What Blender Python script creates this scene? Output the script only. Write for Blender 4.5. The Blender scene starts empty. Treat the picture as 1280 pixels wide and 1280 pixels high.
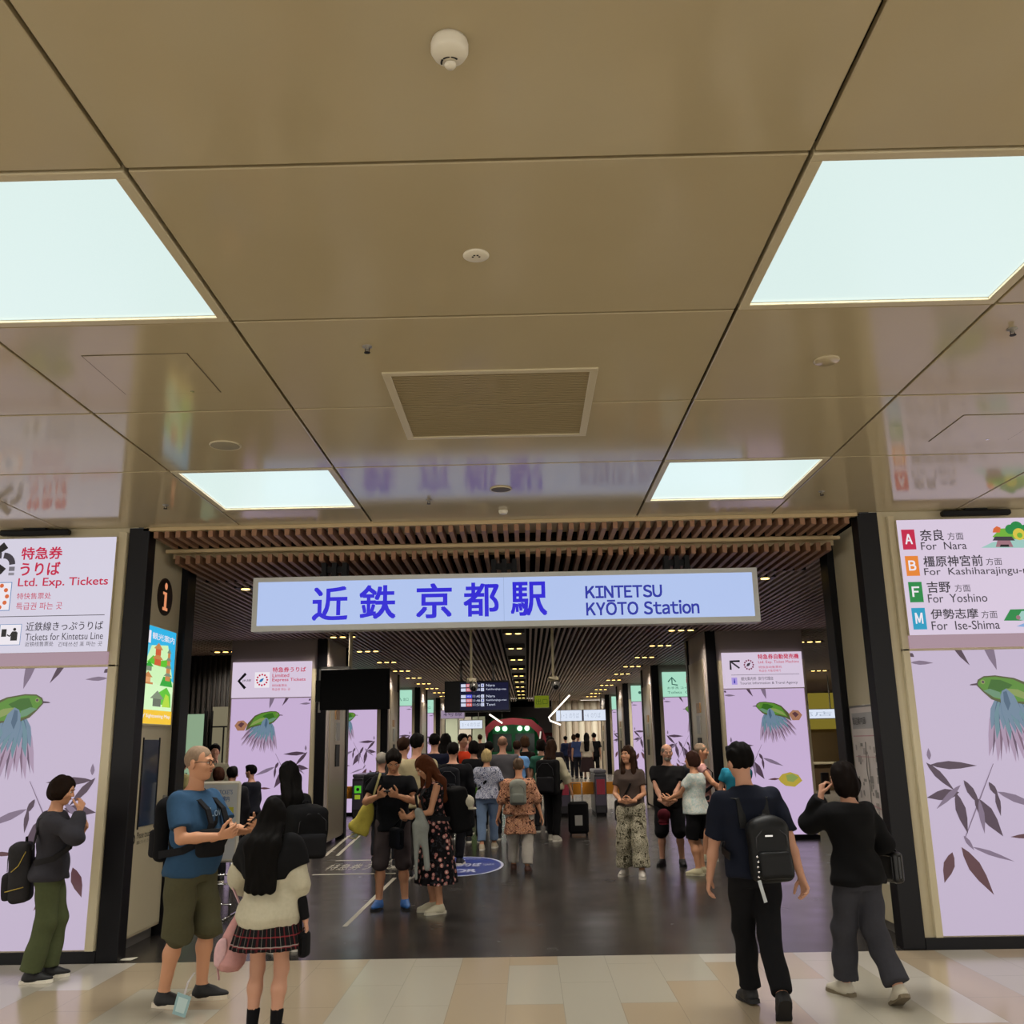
import bpy, math, random
import numpy as np
from mathutils import Vector, Matrix

PI = math.pi
D = bpy.data
SC = bpy.context.scene
COL = SC.collection

# ------------------------------------------------------------------ camera, world, exposure
CAM_Z = 1.70
FPX, PITCH, YAW, ROLL = 1177.24, 0.24146335, -0.01137722, -0.01865348
cy_, sy_, cp_, sp_ = math.cos(YAW), math.sin(YAW), math.cos(PITCH), math.sin(PITCH)
FW = Vector((sy_ * cp_, cy_ * cp_, sp_))
RT0 = Vector((cy_, -sy_, 0))
UP0 = RT0.cross(FW)
cr_, sr_ = math.cos(ROLL), math.sin(ROLL)
RT = RT0 * cr_ + UP0 * sr_
UP = UP0 * cr_ - RT0 * sr_
cam_d = D.cameras.new('camera')
cam = D.objects.new('camera', cam_d)
COL.objects.link(cam)
m = Matrix.Identity(4)
for i in range(3):
    m[i][0], m[i][1], m[i][2] = RT[i], UP[i], -FW[i]
m[2][3] = CAM_Z
cam.matrix_world = m
cam_d.sensor_fit = 'HORIZONTAL'
cam_d.sensor_width = 36
cam_d.lens = FPX / 1280 * 36
cam_d.clip_end = 300
SC.camera = cam

W = D.worlds.new('station_air')
SC.world = W
W.use_nodes = True
W.node_tree.nodes['Background'].inputs[0].default_value = (1.0, 0.95, 0.88, 1)
W.node_tree.nodes['Background'].inputs[1].default_value = 2.3

SC.view_settings.view_transform = 'Standard'
SC.view_settings.look = 'None'
SC.view_settings.gamma = 1
SC.view_settings.exposure = 0.0
SC.view_settings.use_curve_mapping = False
SC.cycles.use_denoising = True
SC.cycles.max_bounces = 7
SC.cycles.diffuse_bounces = 4
SC.cycles.glossy_bounces = 3
SC.cycles.transmission_bounces = 4
SC.cycles.transparent_max_bounces = 6
SC.cycles.caustics_reflective = False
SC.cycles.caustics_refractive = False
SC.cycles.sample_clamp_indirect = 2.5
LAMP_W = 36.0        # each ceiling panel in the concourse
DOWN_W = 240.0         # each downlight cluster in the hall


def ray(x, y):
    return RT * ((x - 640) / FPX) + UP * (-(y - 640) / FPX) + FW


def at(x, y, Y):
    d = ray(x, y)
    return Vector((0, 0, CAM_Z)) + d * (Y / d.y)


def atx(x, y, X):
    d = ray(x, y)
    return Vector((0, 0, CAM_Z)) + d * (X / d.x)


def flr(x, y, z=0.0):
    d = ray(x, y)
    return Vector((0, 0, CAM_Z)) + d * ((z - CAM_Z) / d.z)


# ------------------------------------------------------------------ materials
def lin(c):
    if isinstance(c, str):
        c = c.lstrip('#')
        c = [int(c[i:i + 2], 16) / 255 for i in (0, 2, 4)]
    return tuple((v / 12.92 if v <= 0.04045 else ((v + 0.055) / 1.055) ** 2.4) for v in c)


MATS = {}


def mat(name, col, rough=0.7, metal=0.0, spec=0.4, emit=0.0, ecol=None, coat=0.0, noise=0.0, nscale=30, bump=0.0):
    if name in MATS:
        return MATS[name]
    mt = D.materials.new(name)
    mt.use_nodes = True
    nt = mt.node_tree
    b = nt.nodes['Principled BSDF']
    c = lin(col) + (1,)
    b.inputs['Base Color'].default_value = c
    b.inputs['Roughness'].default_value = rough
    b.inputs['Metallic'].default_value = metal
    b.inputs['Specular IOR Level'].default_value = spec
    b.inputs['Coat Weight'].default_value = coat
    b.inputs['Coat Roughness'].default_value = 0.12
    if emit:
        b.inputs['Emission Color'].default_value = lin(ecol or col) + (1,)
        b.inputs['Emission Strength'].default_value = emit
    if noise or bump:
        tc = nt.nodes.new('ShaderNodeTexCoord')
        nz = nt.nodes.new('ShaderNodeTexNoise')
        nz.inputs['Scale'].default_value = nscale
        nz.inputs['Detail'].default_value = 3
        nt.links.new(tc.outputs['Object'], nz.inputs['Vector'])
        if noise:
            mx = nt.nodes.new('ShaderNodeMix')
            mx.data_type = 'RGBA'
            mx.inputs[6].default_value = tuple(v * (1 - noise) for v in c[:3]) + (1,)
            mx.inputs[7].default_value = tuple(min(1, v * (1 + noise)) for v in c[:3]) + (1,)
            nt.links.new(nz.outputs['Fac'], mx.inputs[0])
            nt.links.new(mx.outputs[2], b.inputs['Base Color'])
        if bump:
            bp = nt.nodes.new('ShaderNodeBump')
            bp.inputs['Strength'].default_value = bump
            bp.inputs['Distance'].default_value = 0.01
            nt.links.new(nz.outputs['Fac'], bp.inputs['Height'])
            nt.links.new(bp.outputs['Normal'], b.inputs['Normal'])
    MATS[name] = mt
    return mt


def cloth(col, rough=0.9):
    return mat('cloth_' + col, '#' + col, rough, spec=0.15, noise=0.12, nscale=45)


def lit(col, s, name=None):
    """backlit film: emits its own colour, a little gloss on top"""
    n = name or 'lit_%s_%s' % (col, s)
    return mat(n, '#101010', 0.25, spec=0.3, emit=s, ecol='#' + col)


def pattern(name, kind, cols, scale=20.0, rough=0.9):
    """cloth with a printed or woven pattern: floral, mottle, plaid"""
    if name in MATS:
        return MATS[name]
    mt = mat(name, cols[0], rough, spec=0.15)
    nt = mt.node_tree
    b = nt.nodes['Principled BSDF']
    L = nt.links.new
    N = nt.nodes.new
    tc = N('ShaderNodeTexCoord')

    def ramp(stops, interp='CONSTANT'):
        r = N('ShaderNodeValToRGB')
        r.color_ramp.interpolation = interp
        els = r.color_ramp.elements
        while len(els) < len(stops):
            els.new(0.5)
        for e, (p, c) in zip(els, stops):
            e.position = p
            e.color = lin(c) + (1,)
        return r
    if kind == 'floral':
        v = N('ShaderNodeTexVoronoi')
        v.inputs['Scale'].default_value = scale
        v.inputs['Randomness'].default_value = 0.9
        L(tc.outputs['Object'], v.inputs['Vector'])
        r = ramp([(0.0, cols[2]), (0.16, cols[1]), (0.36, cols[0])])
        L(v.outputs['Distance'], r.inputs[0])
        n2 = N('ShaderNodeTexNoise')
        n2.inputs['Scale'].default_value = scale * 1.7
        L(tc.outputs['Object'], n2.inputs['Vector'])
        r2 = ramp([(0.0, '#000000'), (0.56, '#ffffff')])
        L(n2.outputs['Fac'], r2.inputs[0])
        mx = N('ShaderNodeMix')
        mx.data_type = 'RGBA'
        mx.inputs[7].default_value = lin(cols[3]) + (1,)
        ml = N('ShaderNodeMath')
        ml.operation = 'MULTIPLY'
        ml.inputs[1].default_value = 0.45
        L(r2.outputs[0], ml.inputs[0])
        L(ml.outputs[0], mx.inputs[0])
        L(r.outputs[0], mx.inputs[6])
        L(mx.outputs[2], b.inputs['Base Color'])
    elif kind == 'mottle':
        n = N('ShaderNodeTexNoise')
        n.inputs['Scale'].default_value = scale
        n.inputs['Detail'].default_value = 2
        n.inputs['Distortion'].default_value = 1.2
        L(tc.outputs['Object'], n.inputs['Vector'])
        k = len(cols)
        r = ramp([(0.0 if i == 0 else 0.36 + 0.28 * i / k, c) for i, c in enumerate(cols)])
        L(n.outputs['Fac'], r.inputs[0])
        L(r.outputs[0], b.inputs['Base Color'])
    elif kind == 'plaid':
        sp = N('ShaderNodeSeparateXYZ')
        L(tc.outputs['Object'], sp.inputs[0])
        an = N('ShaderNodeMath'); an.operation = 'ARCTAN2'
        L(sp.outputs[0], an.inputs[0]); L(sp.outputs[1], an.inputs[1])

        def lines(sock, freq, duty, off=0.0):
            a = N('ShaderNodeMath'); a.operation = 'MULTIPLY_ADD'
            a.inputs[1].default_value = freq; a.inputs[2].default_value = off
            L(sock, a.inputs[0])
            f = N('ShaderNodeMath'); f.operation = 'FRACT'
            L(a.outputs[0], f.inputs[0])
            g = N('ShaderNodeMath'); g.operation = 'LESS_THAN'
            g.inputs[1].default_value = duty
            L(f.outputs[0], g.inputs[0])
            return g.outputs[0]
        prev = None
        cur = b.inputs['Base Color']
        base = N('ShaderNodeRGB'); base.outputs[0].default_value = lin(cols[0]) + (1,)
        prev = base.outputs[0]
        for sock, fr, du, of, c, w in ((sp.outputs[2], 17, 0.13, 0, cols[1], 0.7), (an.outputs[0], 3.2, 0.10, 0.1, cols[1], 0.45),
                                       (sp.outputs[2], 8.5, 0.05, 0.45, cols[2], 0.6), (an.outputs[0], 3.2, 0.05, 0.55, cols[2], 0.45)):
            mx = N('ShaderNodeMix'); mx.data_type = 'RGBA'
            ml = N('ShaderNodeMath'); ml.operation = 'MULTIPLY'; ml.inputs[1].default_value = w
            L(lines(sock, fr, du, of), ml.inputs[0])
            L(ml.outputs[0], mx.inputs[0])
            L(prev, mx.inputs[6])
            mx.inputs[7].default_value = lin(c) + (1,)
            prev = mx.outputs[2]
        L(prev, cur)
    return mt


# ------------------------------------------------------------------ mesh helpers
def setp(o, label=None, cat=None, group=None, kind=None):
    if label: o['label'] = label
    if cat: o['category'] = cat
    if group: o['group'] = group
    if kind: o['kind'] = kind
    return o


def link(name, me, parent=None):
    o = D.objects.new(name, me)
    COL.objects.link(o)
    if parent is not None:
        o.parent = parent
    return o


def thing(name, label, cat, loc=(0, 0, 0), group=None):
    o = D.objects.new(name, None)
    COL.objects.link(o)
    o.location = loc
    o.empty_display_size = 0.1
    return setp(o, label, cat, group)


class MB:
    """collects shapes in world coordinates; build() links them as ONE mesh object"""
    def __init__(self):
        self.v, self.f, self.m, self.mats = [], [], [], []

    def mi(self, mt):
        if mt not in self.mats:
            self.mats.append(mt)
        return self.mats.index(mt)

    def add(self, vs, fs, mt):
        k = len(self.v)
        i = self.mi(mt)
        self.v += [tuple(p) for p in vs]
        for f in fs:
            self.f.append([j + k for j in f])
            self.m.append(i)
        return self

    def box(self, x0, x1, y0, y1, z0, z1, mt):
        vs = [(x, y, z) for z in (z0, z1) for y in (y0, y1) for x in (x0, x1)]
        return self.add(vs, [(0, 2, 3, 1), (4, 5, 7, 6), (0, 1, 5, 4), (2, 6, 7, 3), (0, 4, 6, 2), (1, 3, 7, 5)], mt)

    def bev(self, x0, x1, y0, y1, z0, z1, mt, r=0.01):
        """box with chamfered edges"""
        vs, idx = [], {}
        xs, ys, zs = (x0, x1), (y0, y1), (z0, z1)
        for i in (0, 1):
            for j in (0, 1):
                for k in (0, 1):
                    sx, sy, sz = 1 - 2 * i, 1 - 2 * j, 1 - 2 * k
                    c = (xs[i], ys[j], zs[k])
                    for a in range(3):
                        p = [c[0] + sx * r, c[1] + sy * r, c[2] + sz * r]
                        p[a] = c[a]
                        idx[i, j, k, a] = len(vs)
                        vs.append(p)
        fs = []
        for a in range(3):
            o = [q for q in range(3) if q != a]
            for s in (0, 1):
                q = []
                for (u, w) in ((0, 0), (1, 0), (1, 1), (0, 1)):
                    t = [0, 0, 0]; t[a] = s; t[o[0]] = u; t[o[1]] = w
                    q.append(idx[t[0], t[1], t[2], a])
                fs.append(q)
            for u in (0, 1):
                for w in (0, 1):
                    t0 = [0, 0, 0]; t0[o[0]] = u; t0[o[1]] = w
                    t1 = list(t0); t1[a] = 1
                    fs.append([idx[t0[0], t0[1], t0[2], o[0]], idx[t1[0], t1[1], t1[2], o[0]], idx[t1[0], t1[1], t1[2], o[1]], idx[t0[0], t0[1], t0[2], o[1]]])
        for i in (0, 1):
            for j in (0, 1):
                for k in (0, 1):
                    fs.append([idx[i, j, k, a] for a in range(3)])
        return self.add(vs, fs, mt)

    def tube(self, pts, r, mt, n=8, cap=True, closed=False):
        pts = [Vector(p) for p in pts]
        rs = r if isinstance(r, (list, tuple)) else [r] * len(pts)
        vs, fs = [], []
        m_ = len(pts)
        up = None
        for i, p in enumerate(pts):
            a = pts[(i - 1) % m_] if (i or closed) else pts[0]
            b = pts[(i + 1) % m_] if (i < m_ - 1 or closed) else pts[-1]
            t = (b - a).normalized()
            if up is None:
                up = t.orthogonal().normalized()
            up = (up - t * up.dot(t))
            up = up.normalized() if up.length > 1e-6 else t.orthogonal().normalized()
            s = t.cross(up)
            for k in range(n):
                q = 2 * PI * k / n
                vs.append(p + (up * math.cos(q) + s * math.sin(q)) * rs[i])
        for i in range(m_ if closed else m_ - 1):
            j = (i + 1) % m_
            for k in range(n):
                k2 = (k + 1) % n
                fs.append((i * n + k, i * n + k2, j * n + k2, j * n + k))
        if cap and not closed:
            fs.append(tuple(range(n - 1, -1, -1)))
            fs.append(tuple((m_ - 1) * n + k for k in range(n)))
        return self.add(vs, fs, mt)

    def band(self, pts, w, th, nrm, mt):
        """flat strap along pts: width w sideways, thickness th along nrm (a list of normals or one)"""
        pts = [Vector(p) for p in pts]
        vs, fs = [], []
        for i, p in enumerate(pts):
            t = (pts[min(i + 1, len(pts) - 1)] - pts[max(i - 1, 0)]).normalized()
            n_ = Vector(nrm[i] if isinstance(nrm, list) else nrm)
            s = t.cross(n_)
            s = s.normalized() if s.length > 1e-6 else t.orthogonal().normalized()
            n2 = s.cross(t).normalized()
            for a, b in ((-1, -1), (1, -1), (1, 1), (-1, 1)):
                vs.append(p + s * (a * w / 2) + n2 * (b * th / 2))
        for i in range(len(pts) - 1):
            for k in range(4):
                k2 = (k + 1) % 4
                fs.append((i * 4 + k, i * 4 + k2, i * 4 + 4 + k2, i * 4 + 4 + k))
        e = (len(pts) - 1) * 4
        fs += [(3, 2, 1, 0), (e, e + 1, e + 2, e + 3)]
        return self.add(vs, fs, mt)

    def cyl(self, c, r, h, mt, n=24, axis=2, r2=None):
        """from c along +axis by h"""
        r2 = r if r2 is None else r2
        vs = []
        for z, rr in ((0, r), (h, r2)):
            for k in range(n):
                q = 2 * PI * k / n
                p = [0, 0, 0]
                p[axis] = z
                p[(axis + 1) % 3] = rr * math.cos(q)
                p[(axis + 2) % 3] = rr * math.sin(q)
                vs.append([c[i] + p[i] for i in range(3)])
        fs = [(k, (k + 1) % n, n + (k + 1) % n, n + k) for k in range(n)]
        fs += [tuple(range(n - 1, -1, -1)), tuple(range(n, 2 * n))]
        return self.add(vs, fs, mt)

    def lathe(self, c, prof, mt, n=28):
        """profile [(r, z)] round a vertical axis at c"""
        vs, fs = [], []
        for r, z in prof:
            for k in range(n):
                q = 2 * PI * k / n
                vs.append((c[0] + r * math.cos(q), c[1] + r * math.sin(q), c[2] + z))
        for i in range(len(prof) - 1):
            for k in range(n):
                k2 = (k + 1) % n
                fs.append((i * n + k, i * n + k2, i * n + n + k2, i * n + n + k))
        fs.append(tuple(range(n - 1, -1, -1)))
        e = (len(prof) - 1) * n
        fs.append(tuple(e + k for k in range(n)))
        return self.add(vs, fs, mt)

    def ball(self, c, r, mt, n=12, m_=8, R=None):
        r = (r, r, r) if not isinstance(r, (tuple, list)) else r
        vs, fs = [], []
        for i in range(m_ + 1):
            th = PI * i / m_
            for k in range(n):
                q = 2 * PI * k / n
                p = Vector((r[0] * math.sin(th) * math.cos(q), r[1] * math.sin(th) * math.sin(q), r[2] * math.cos(th)))
                if R is not None:
                    p = R @ p
                vs.append(Vector(c) + p)
        for i in range(m_):
            for k in range(n):
                k2 = (k + 1) % n
                fs.append((i * n + k, i * n + n + k, i * n + n + k2, i * n + k2))
        return self.add(vs, fs, mt)

    def build(self, name, parent=None, smooth=False, label=None, kind=None, cat=None, group=None, local=False):
        me = D.meshes.new(name)
        off = Vector((0, 0, 0))
        if parent is not None and not local:
            q = parent
            while q is not None:
                off += q.location
                q = q.parent
        vs = [(p[0] - off.x, p[1] - off.y, p[2] - off.z) for p in self.v]
        me.from_pydata(vs, [], self.f)
        for mt in self.mats:
            me.materials.append(mt)
        me.polygons.foreach_set('material_index', self.m)
        if smooth:
            me.polygons.foreach_set('use_smooth', [True] * len(self.f))
        me.update()
        o = link(name, me, parent)
        return setp(o, label, cat, group, kind)

    def solo(self, name, label, cat, group=None, smooth=False):
        """a thing that is one mesh, its origin at its own middle"""
        vs = np.array(self.v)
        c = (vs.min(0) + vs.max(0)) / 2
        self.v = [tuple(p - c) for p in vs]
        o = self.build(name, None, smooth, label, None, cat, group)
        o.location = c
        return o


class Frame:
    """a flat face in the place: origin, u to the right as seen, v up, n towards the viewer"""
    def __init__(self, o, u, v=(0, 0, 1)):
        self.o, self.u, self.v = Vector(o), Vector(u).normalized(), Vector(v).normalized()
        self.n = self.u.cross(self.v)

    def p(self, u, v, d=0.0):
        return self.o + self.u * u + self.v * v + self.n * d


_TXT = {}


def text_polys(s, grot=False):
    """outlines of a line of lettering; grot sets plain grotesque capitals and letters one by one"""
    key = (s, grot)
    if grot and key not in _TXT:
        cur, vs, fs, k = 0.0, [], [], 0
        for ch in s:
            if ch == ' ':
                cur += .34
                continue
            b = 'O' if ch == 'Ō' else ch
            v, f = text_polys(chr(ord(b) + 0xFEE0))
            v = v - np.array([v[:, 0].min() - cur, 0])
            if ch == 'Ō':
                x0, x1, y1 = v[:, 0].min(), v[:, 0].max(), v[:, 1].max()
                f = list(f) + [(len(v), len(v) + 1, len(v) + 2, len(v) + 3)]
                v = np.concatenate([v, np.array([[x0 + .1, y1 + .06], [x1 - .1, y1 + .06], [x1 - .1, y1 + .13], [x0 + .1, y1 + .13]])])
            cur = v[:, 0].max() + .075
            vs.append(v)
            fs += [tuple(i + k for i in q) for q in f]
            k += len(v)
        _TXT[key] = (np.concatenate(vs), fs)
    if key not in _TXT:
        cu = D.curves.new('t', 'FONT')
        cu.body = s
        cu.size = 1.0
        cu.resolution_u = 3
        ob = D.objects.new('t', cu)
        COL.objects.link(ob)
        dg = bpy.context.evaluated_depsgraph_get()
        me = D.meshes.new_from_object(ob.evaluated_get(dg))
        vs = np.array([v.co[:2] for v in me.vertices]).reshape(-1, 2)
        fs = [tuple(p.vertices) for p in me.polygons]
        D.objects.remove(ob)
        D.curves.remove(cu)
        D.meshes.remove(me)
        _TXT[key] = (vs, fs)
    return _TXT[key]


class Art(MB):
    """a flat print on a Frame: polygons, discs, lettering; one mesh"""
    def __init__(self, fr, d=0.002):
        super().__init__()
        self.fr, self.d = fr, d

    def nxt(self):
        self.d += 0.00012
        return self.d

    def poly(self, pts, mt):
        d = self.nxt()
        return self.add([self.fr.p(u, v, d) for u, v in pts], [tuple(range(len(pts)))], mt)

    def rect(self, u0, v0, u1, v1, mt):
        return self.poly([(u0, v0), (u1, v0), (u1, v1), (u0, v1)], mt)

    def line(self, pts, w, mt):
        d = self.nxt()
        ws = w if isinstance(w, list) else [w] * len(pts)
        vs, fs = [], []
        for i, p in enumerate(pts):
            a, b = pts[max(i - 1, 0)], pts[min(i + 1, len(pts) - 1)]
            t = Vector((b[0] - a[0], b[1] - a[1]))
            t = t.normalized() if t.length > 0 else Vector((1, 0))
            nx, ny = -t.y * ws[i] / 2, t.x * ws[i] / 2
            vs += [self.fr.p(p[0] + nx, p[1] + ny, d), self.fr.p(p[0] - nx, p[1] - ny, d)]
        for i in range(len(pts) - 1):
            fs.append((2 * i, 2 * i + 1, 2 * i + 3, 2 * i + 2))
        return self.add(vs, fs, mt)

    def disc(self, u, v, r, mt, n=20, ry=None, a0=0.0, a1=2 * PI):
        ry = ry or r
        k = [a0 + (a1 - a0) * i / n for i in range(n + (0 if abs(a1 - a0 - 2 * PI) < 1e-6 else 1))]
        return self.poly([(u + r * math.cos(q), v + ry * math.sin(q)) for q in k], mt)

    def ring(self, u, v, r, w, mt, n=28, ry=None):
        ry = ry or r
        return self.line([(u + r * math.cos(2 * PI * i / n), v + ry * math.sin(2 * PI * i / n)) for i in range(n + 1)], w, mt)

    def text(self, s, u0, v0, u1, v1, mt, bold=0.0, keep=False, grot=False):
        """lettering that fills the given box"""
        vs, fs = text_polys(s, grot)
        if not len(vs):
            return self
        lo, hi = vs.min(0), vs.max(0)
        sc = np.array([(u1 - u0), (v1 - v0)]) / np.maximum(hi - lo, 1e-6)
        if keep:
            sc[0] = sc[1] = min(sc)
        q = (vs - lo) * sc + np.array([u0, v0])
        # bold: the same letters printed again a hair to each side
        e = bold * abs(v1 - v0)
        for du, dv in (((0, 0), (e, e), (-e, e), (e, -e), (-e, -e)) if bold else ((0, 0),)):
            d = self.nxt()
            self.add([self.fr.p(a + du, b + dv, d) for a, b in q], fs, mt)
        return self

    def leaf(self, u, v, ang, ln, w, mt):
        c, s = math.cos(ang), math.sin(ang)
        pts = []
        prof = [(0, 0), (0.15, 0.28), (0.4, 0.5), (0.65, 0.38), (0.85, 0.16), (1, 0)]
        for t, k in prof:
            pts.append((u + c * t * ln - s * k * w, v + s * t * ln + c * k * w))
        for t, k in prof[-2:0:-1]:
            pts.append((u + c * t * ln + s * k * w, v + s * t * ln - c * k * w))
        return self.poly(pts, mt)

# ------------------------------------------------------------------ the setting
CZ = 3.70           # concourse ceiling
WY = 8.43           # front wall plane
XL, XR = -3.55, 3.20
HZ = 3.63           # underside of the hall slats
CX = -0.17

M_CEIL = mat('ceiling_panel_enamel', '#b2a587', 0.11, spec=0.5, noise=0.03, nscale=3)
M_GAP = mat('ceiling_gap', '#1d1712', 0.9)
M_CREAM = mat('cream_metal', '#bfb497', 0.35, spec=0.4)
M_BLACK = mat('black_column', '#0a090d', 0.4, spec=0.2)
M_DARK = mat('dark_void', '#0b0a0a', 0.9, spec=0.1)
M_WOOD = mat('slat_wood', '#8c6850', 0.5, spec=0.3, noise=0.25, nscale=9)
M_WOOD2 = mat('slat_wood_hall', '#b09c90', 0.5, spec=0.3, noise=0.2, nscale=9)
M_BEIGE = mat('beige_bar', '#b8a37c', 0.4)
M_WHITE = mat('white_plastic', '#d8d2c2', 0.4)
M_GREY = mat('grey_metal', '#8d8a84', 0.35, metal=0.6)
M_STEEL = mat('brushed_steel', '#a79b86', 0.3, metal=0.7)
M_CHROME = mat('chrome', '#c8c8c8', 0.15, metal=1.0)
M_BLK = mat('black_plastic', '#080809', 0.5, spec=0.2)
M_PANEL = lit('e2f6f2', 0.93, 'light_diffuser')


def floor_material():
    mt = mat('concourse_tile', '#b9b2a2', 0.16, spec=0.5)
    nt = mt.node_tree
    b = nt.nodes['Principled BSDF']
    N, L = nt.nodes.new, nt.links.new
    tc = N('ShaderNodeTexCoord')
    sp = N('ShaderNodeSeparateXYZ')
    L(tc.outputs['Object'], sp.inputs[0])

    def mth(op, a, bb=None, c=None):
        n = N('ShaderNodeMath'); n.operation = op
        for i, q in enumerate((a, bb, c)):
            if q is None: continue
            if hasattr(q, 'default_value'): L(q, n.inputs[i])
            else: n.inputs[i].default_value = q
        return n.outputs[0]
    TW = 0.385
    cu = mth('MULTIPLY_ADD', sp.outputs[0], 1 / TW, 0.47)
    ci = mth('FLOOR', cu)
    cv = mth('MULTIPLY_ADD', sp.outputs[1], 1 / (TW * 3), mth('MULTIPLY', ci, 0.5))
    ri = mth('FLOOR', cv)
    cb = N('ShaderNodeCombineXYZ')
    L(ci, cb.inputs[0]); L(ri, cb.inputs[1])
    wn = N('ShaderNodeTexWhiteNoise'); wn.noise_dimensions = '2D'
    L(cb.outputs[0], wn.inputs['Vector'])
    # a tan strip of tiles every few columns, plain ones between
    st = N('ShaderNodeTexWhiteNoise'); st.noise_dimensions = '1D'
    L(mth('ADD', ci, 6.0), st.inputs['W'])
    r = N('ShaderNodeValToRGB')
    r.color_ramp.interpolation = 'CONSTANT'
    for p, c in ((0.45, '#a89880'), (0.80, '#aea698'), (0.97, '#b5afa2')):
        e = r.color_ramp.elements.new(p); e.color = lin(c) + (1,)
    r.color_ramp.elements[0].color = lin('#aba596') + (1,)
    r.color_ramp.elements[len(r.color_ramp.elements) - 1].color = lin('#bab4a9') + (1,)
    band = mth('PINGPONG', mth('FLOOR', mth('MULTIPLY_ADD', sp.outputs[0], 1 / (TW * 2), 0.735)), 1.0)
    # strips two tiles wide, tan and pale by turns, with some odd tiles among them
    odd = mth('GREATER_THAN', wn.outputs['Value'], 0.8)
    plain = mth('MULTIPLY_ADD', mth('SUBTRACT', 1.0, band), 0.45, mth('MULTIPLY', wn.outputs['Value'], 0.3))
    L(mth('ADD', plain, mth('MULTIPLY', odd, 0.35)), r.inputs[0])
    fu, fv = mth('FRACT', cu), mth('FRACT', cv)
    j = mth('MAXIMUM', mth('LESS_THAN', fu, 0.012), mth('LESS_THAN', fv, 0.007))
    mx = N('ShaderNodeMix'); mx.data_type = 'RGBA'
    L(mth('MULTIPLY', j, 0.35), mx.inputs[0]); L(r.outputs[0], mx.inputs[6])
    mx.inputs[7].default_value = lin('#6f675a') + (1,)
    L(mx.outputs[2], b.inputs['Base Color'])
    return mt


def dark_floor_material():
    mt = mat('hall_floor_stone', '#363431', 0.2, spec=0.45)
    nt = mt.node_tree
    b = nt.nodes['Principled BSDF']
    N, L = nt.nodes.new, nt.links.new
    tc = N('ShaderNodeTexCoord')
    br = N('ShaderNodeTexBrick')
    br.offset = 0.5
    br.inputs['Scale'].default_value = 1.0
    br.inputs['Brick Width'].default_value = 1.2
    br.inputs['Row Height'].default_value = 0.6
    br.inputs['Mortar Size'].default_value = 0.004
    br.inputs['Color1'].default_value = lin('#2e2b29') + (1,)
    br.inputs['Color2'].default_value = lin('#292624') + (1,)
    br.inputs['Mortar'].default_value = lin('#262422') + (1,)
    L(tc.outputs['Object'], br.inputs['Vector'])
    L(br.outputs[0], b.inputs['Base Color'])
    nz = N('ShaderNodeTexNoise'); nz.inputs['Scale'].default_value = 2.5; nz.inputs['Detail'].default_value = 4
    L(tc.outputs['Object'], nz.inputs['Vector'])
    mr = N('ShaderNodeMapRange'); mr.inputs[3].default_value = 0.15; mr.inputs[4].default_value = 0.33
    L(nz.outputs['Fac'], mr.inputs[0]); L(mr.outputs[0], b.inputs['Roughness'])
    return mt


FY = 8.39
MB().box(-14, 14, -9, FY, -0.1, 0, floor_material()).build('floor_concourse', kind='structure')
MB().box(-14, 14, FY, 62, -0.1, 0, dark_floor_material()).build('floor_hall', kind='structure')

# concourse ceiling: enamelled panels hung with dark gaps, light panels in some cells
sx = [-13.4, -11.0, -9.78, -6.98, -5.76, -4.26, -2.604, -1.384, 1.045, 2.277, 3.95, 5.42, 6.64, 9.44, 10.66, 13.4]
sy = [-8.2, -6.96, -5.73, -4.49, -3.25, -2.02, -0.78, 0.46, 1.69, 2.93, 4.167, 5.39, 6.64, WY]
lit_x = {2: 1, 3: 1, 6: 1, 8: 1, 11: 1, 13: 1}
lit_cells = {(i, j) for i in (3, 6, 8, 11) for j in (0, 3, 6, 9, 12)}
cm = MB()
for i in range(len(sx) - 1):
    for j in range(len(sy) - 1):
        x0, x1, y0, y1 = sx[i] + .008, sx[i + 1] - .008, sy[j] + .009, sy[j + 1] - .009
        if (i, j) in lit_cells:
            if j == 12:
                cm.box(x0, x1, 7.87, y1, CZ, CZ + 0.03, M_CEIL)
            continue
        cm.bev(x0, x1, y0, y1, CZ, CZ + 0.03, M_CEIL, 0.004)
cm.box(-14, 14, -9, WY, CZ + 0.09, CZ + 0.12, M_GAP)
cm.build('ceiling_concourse', kind='structure')

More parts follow.
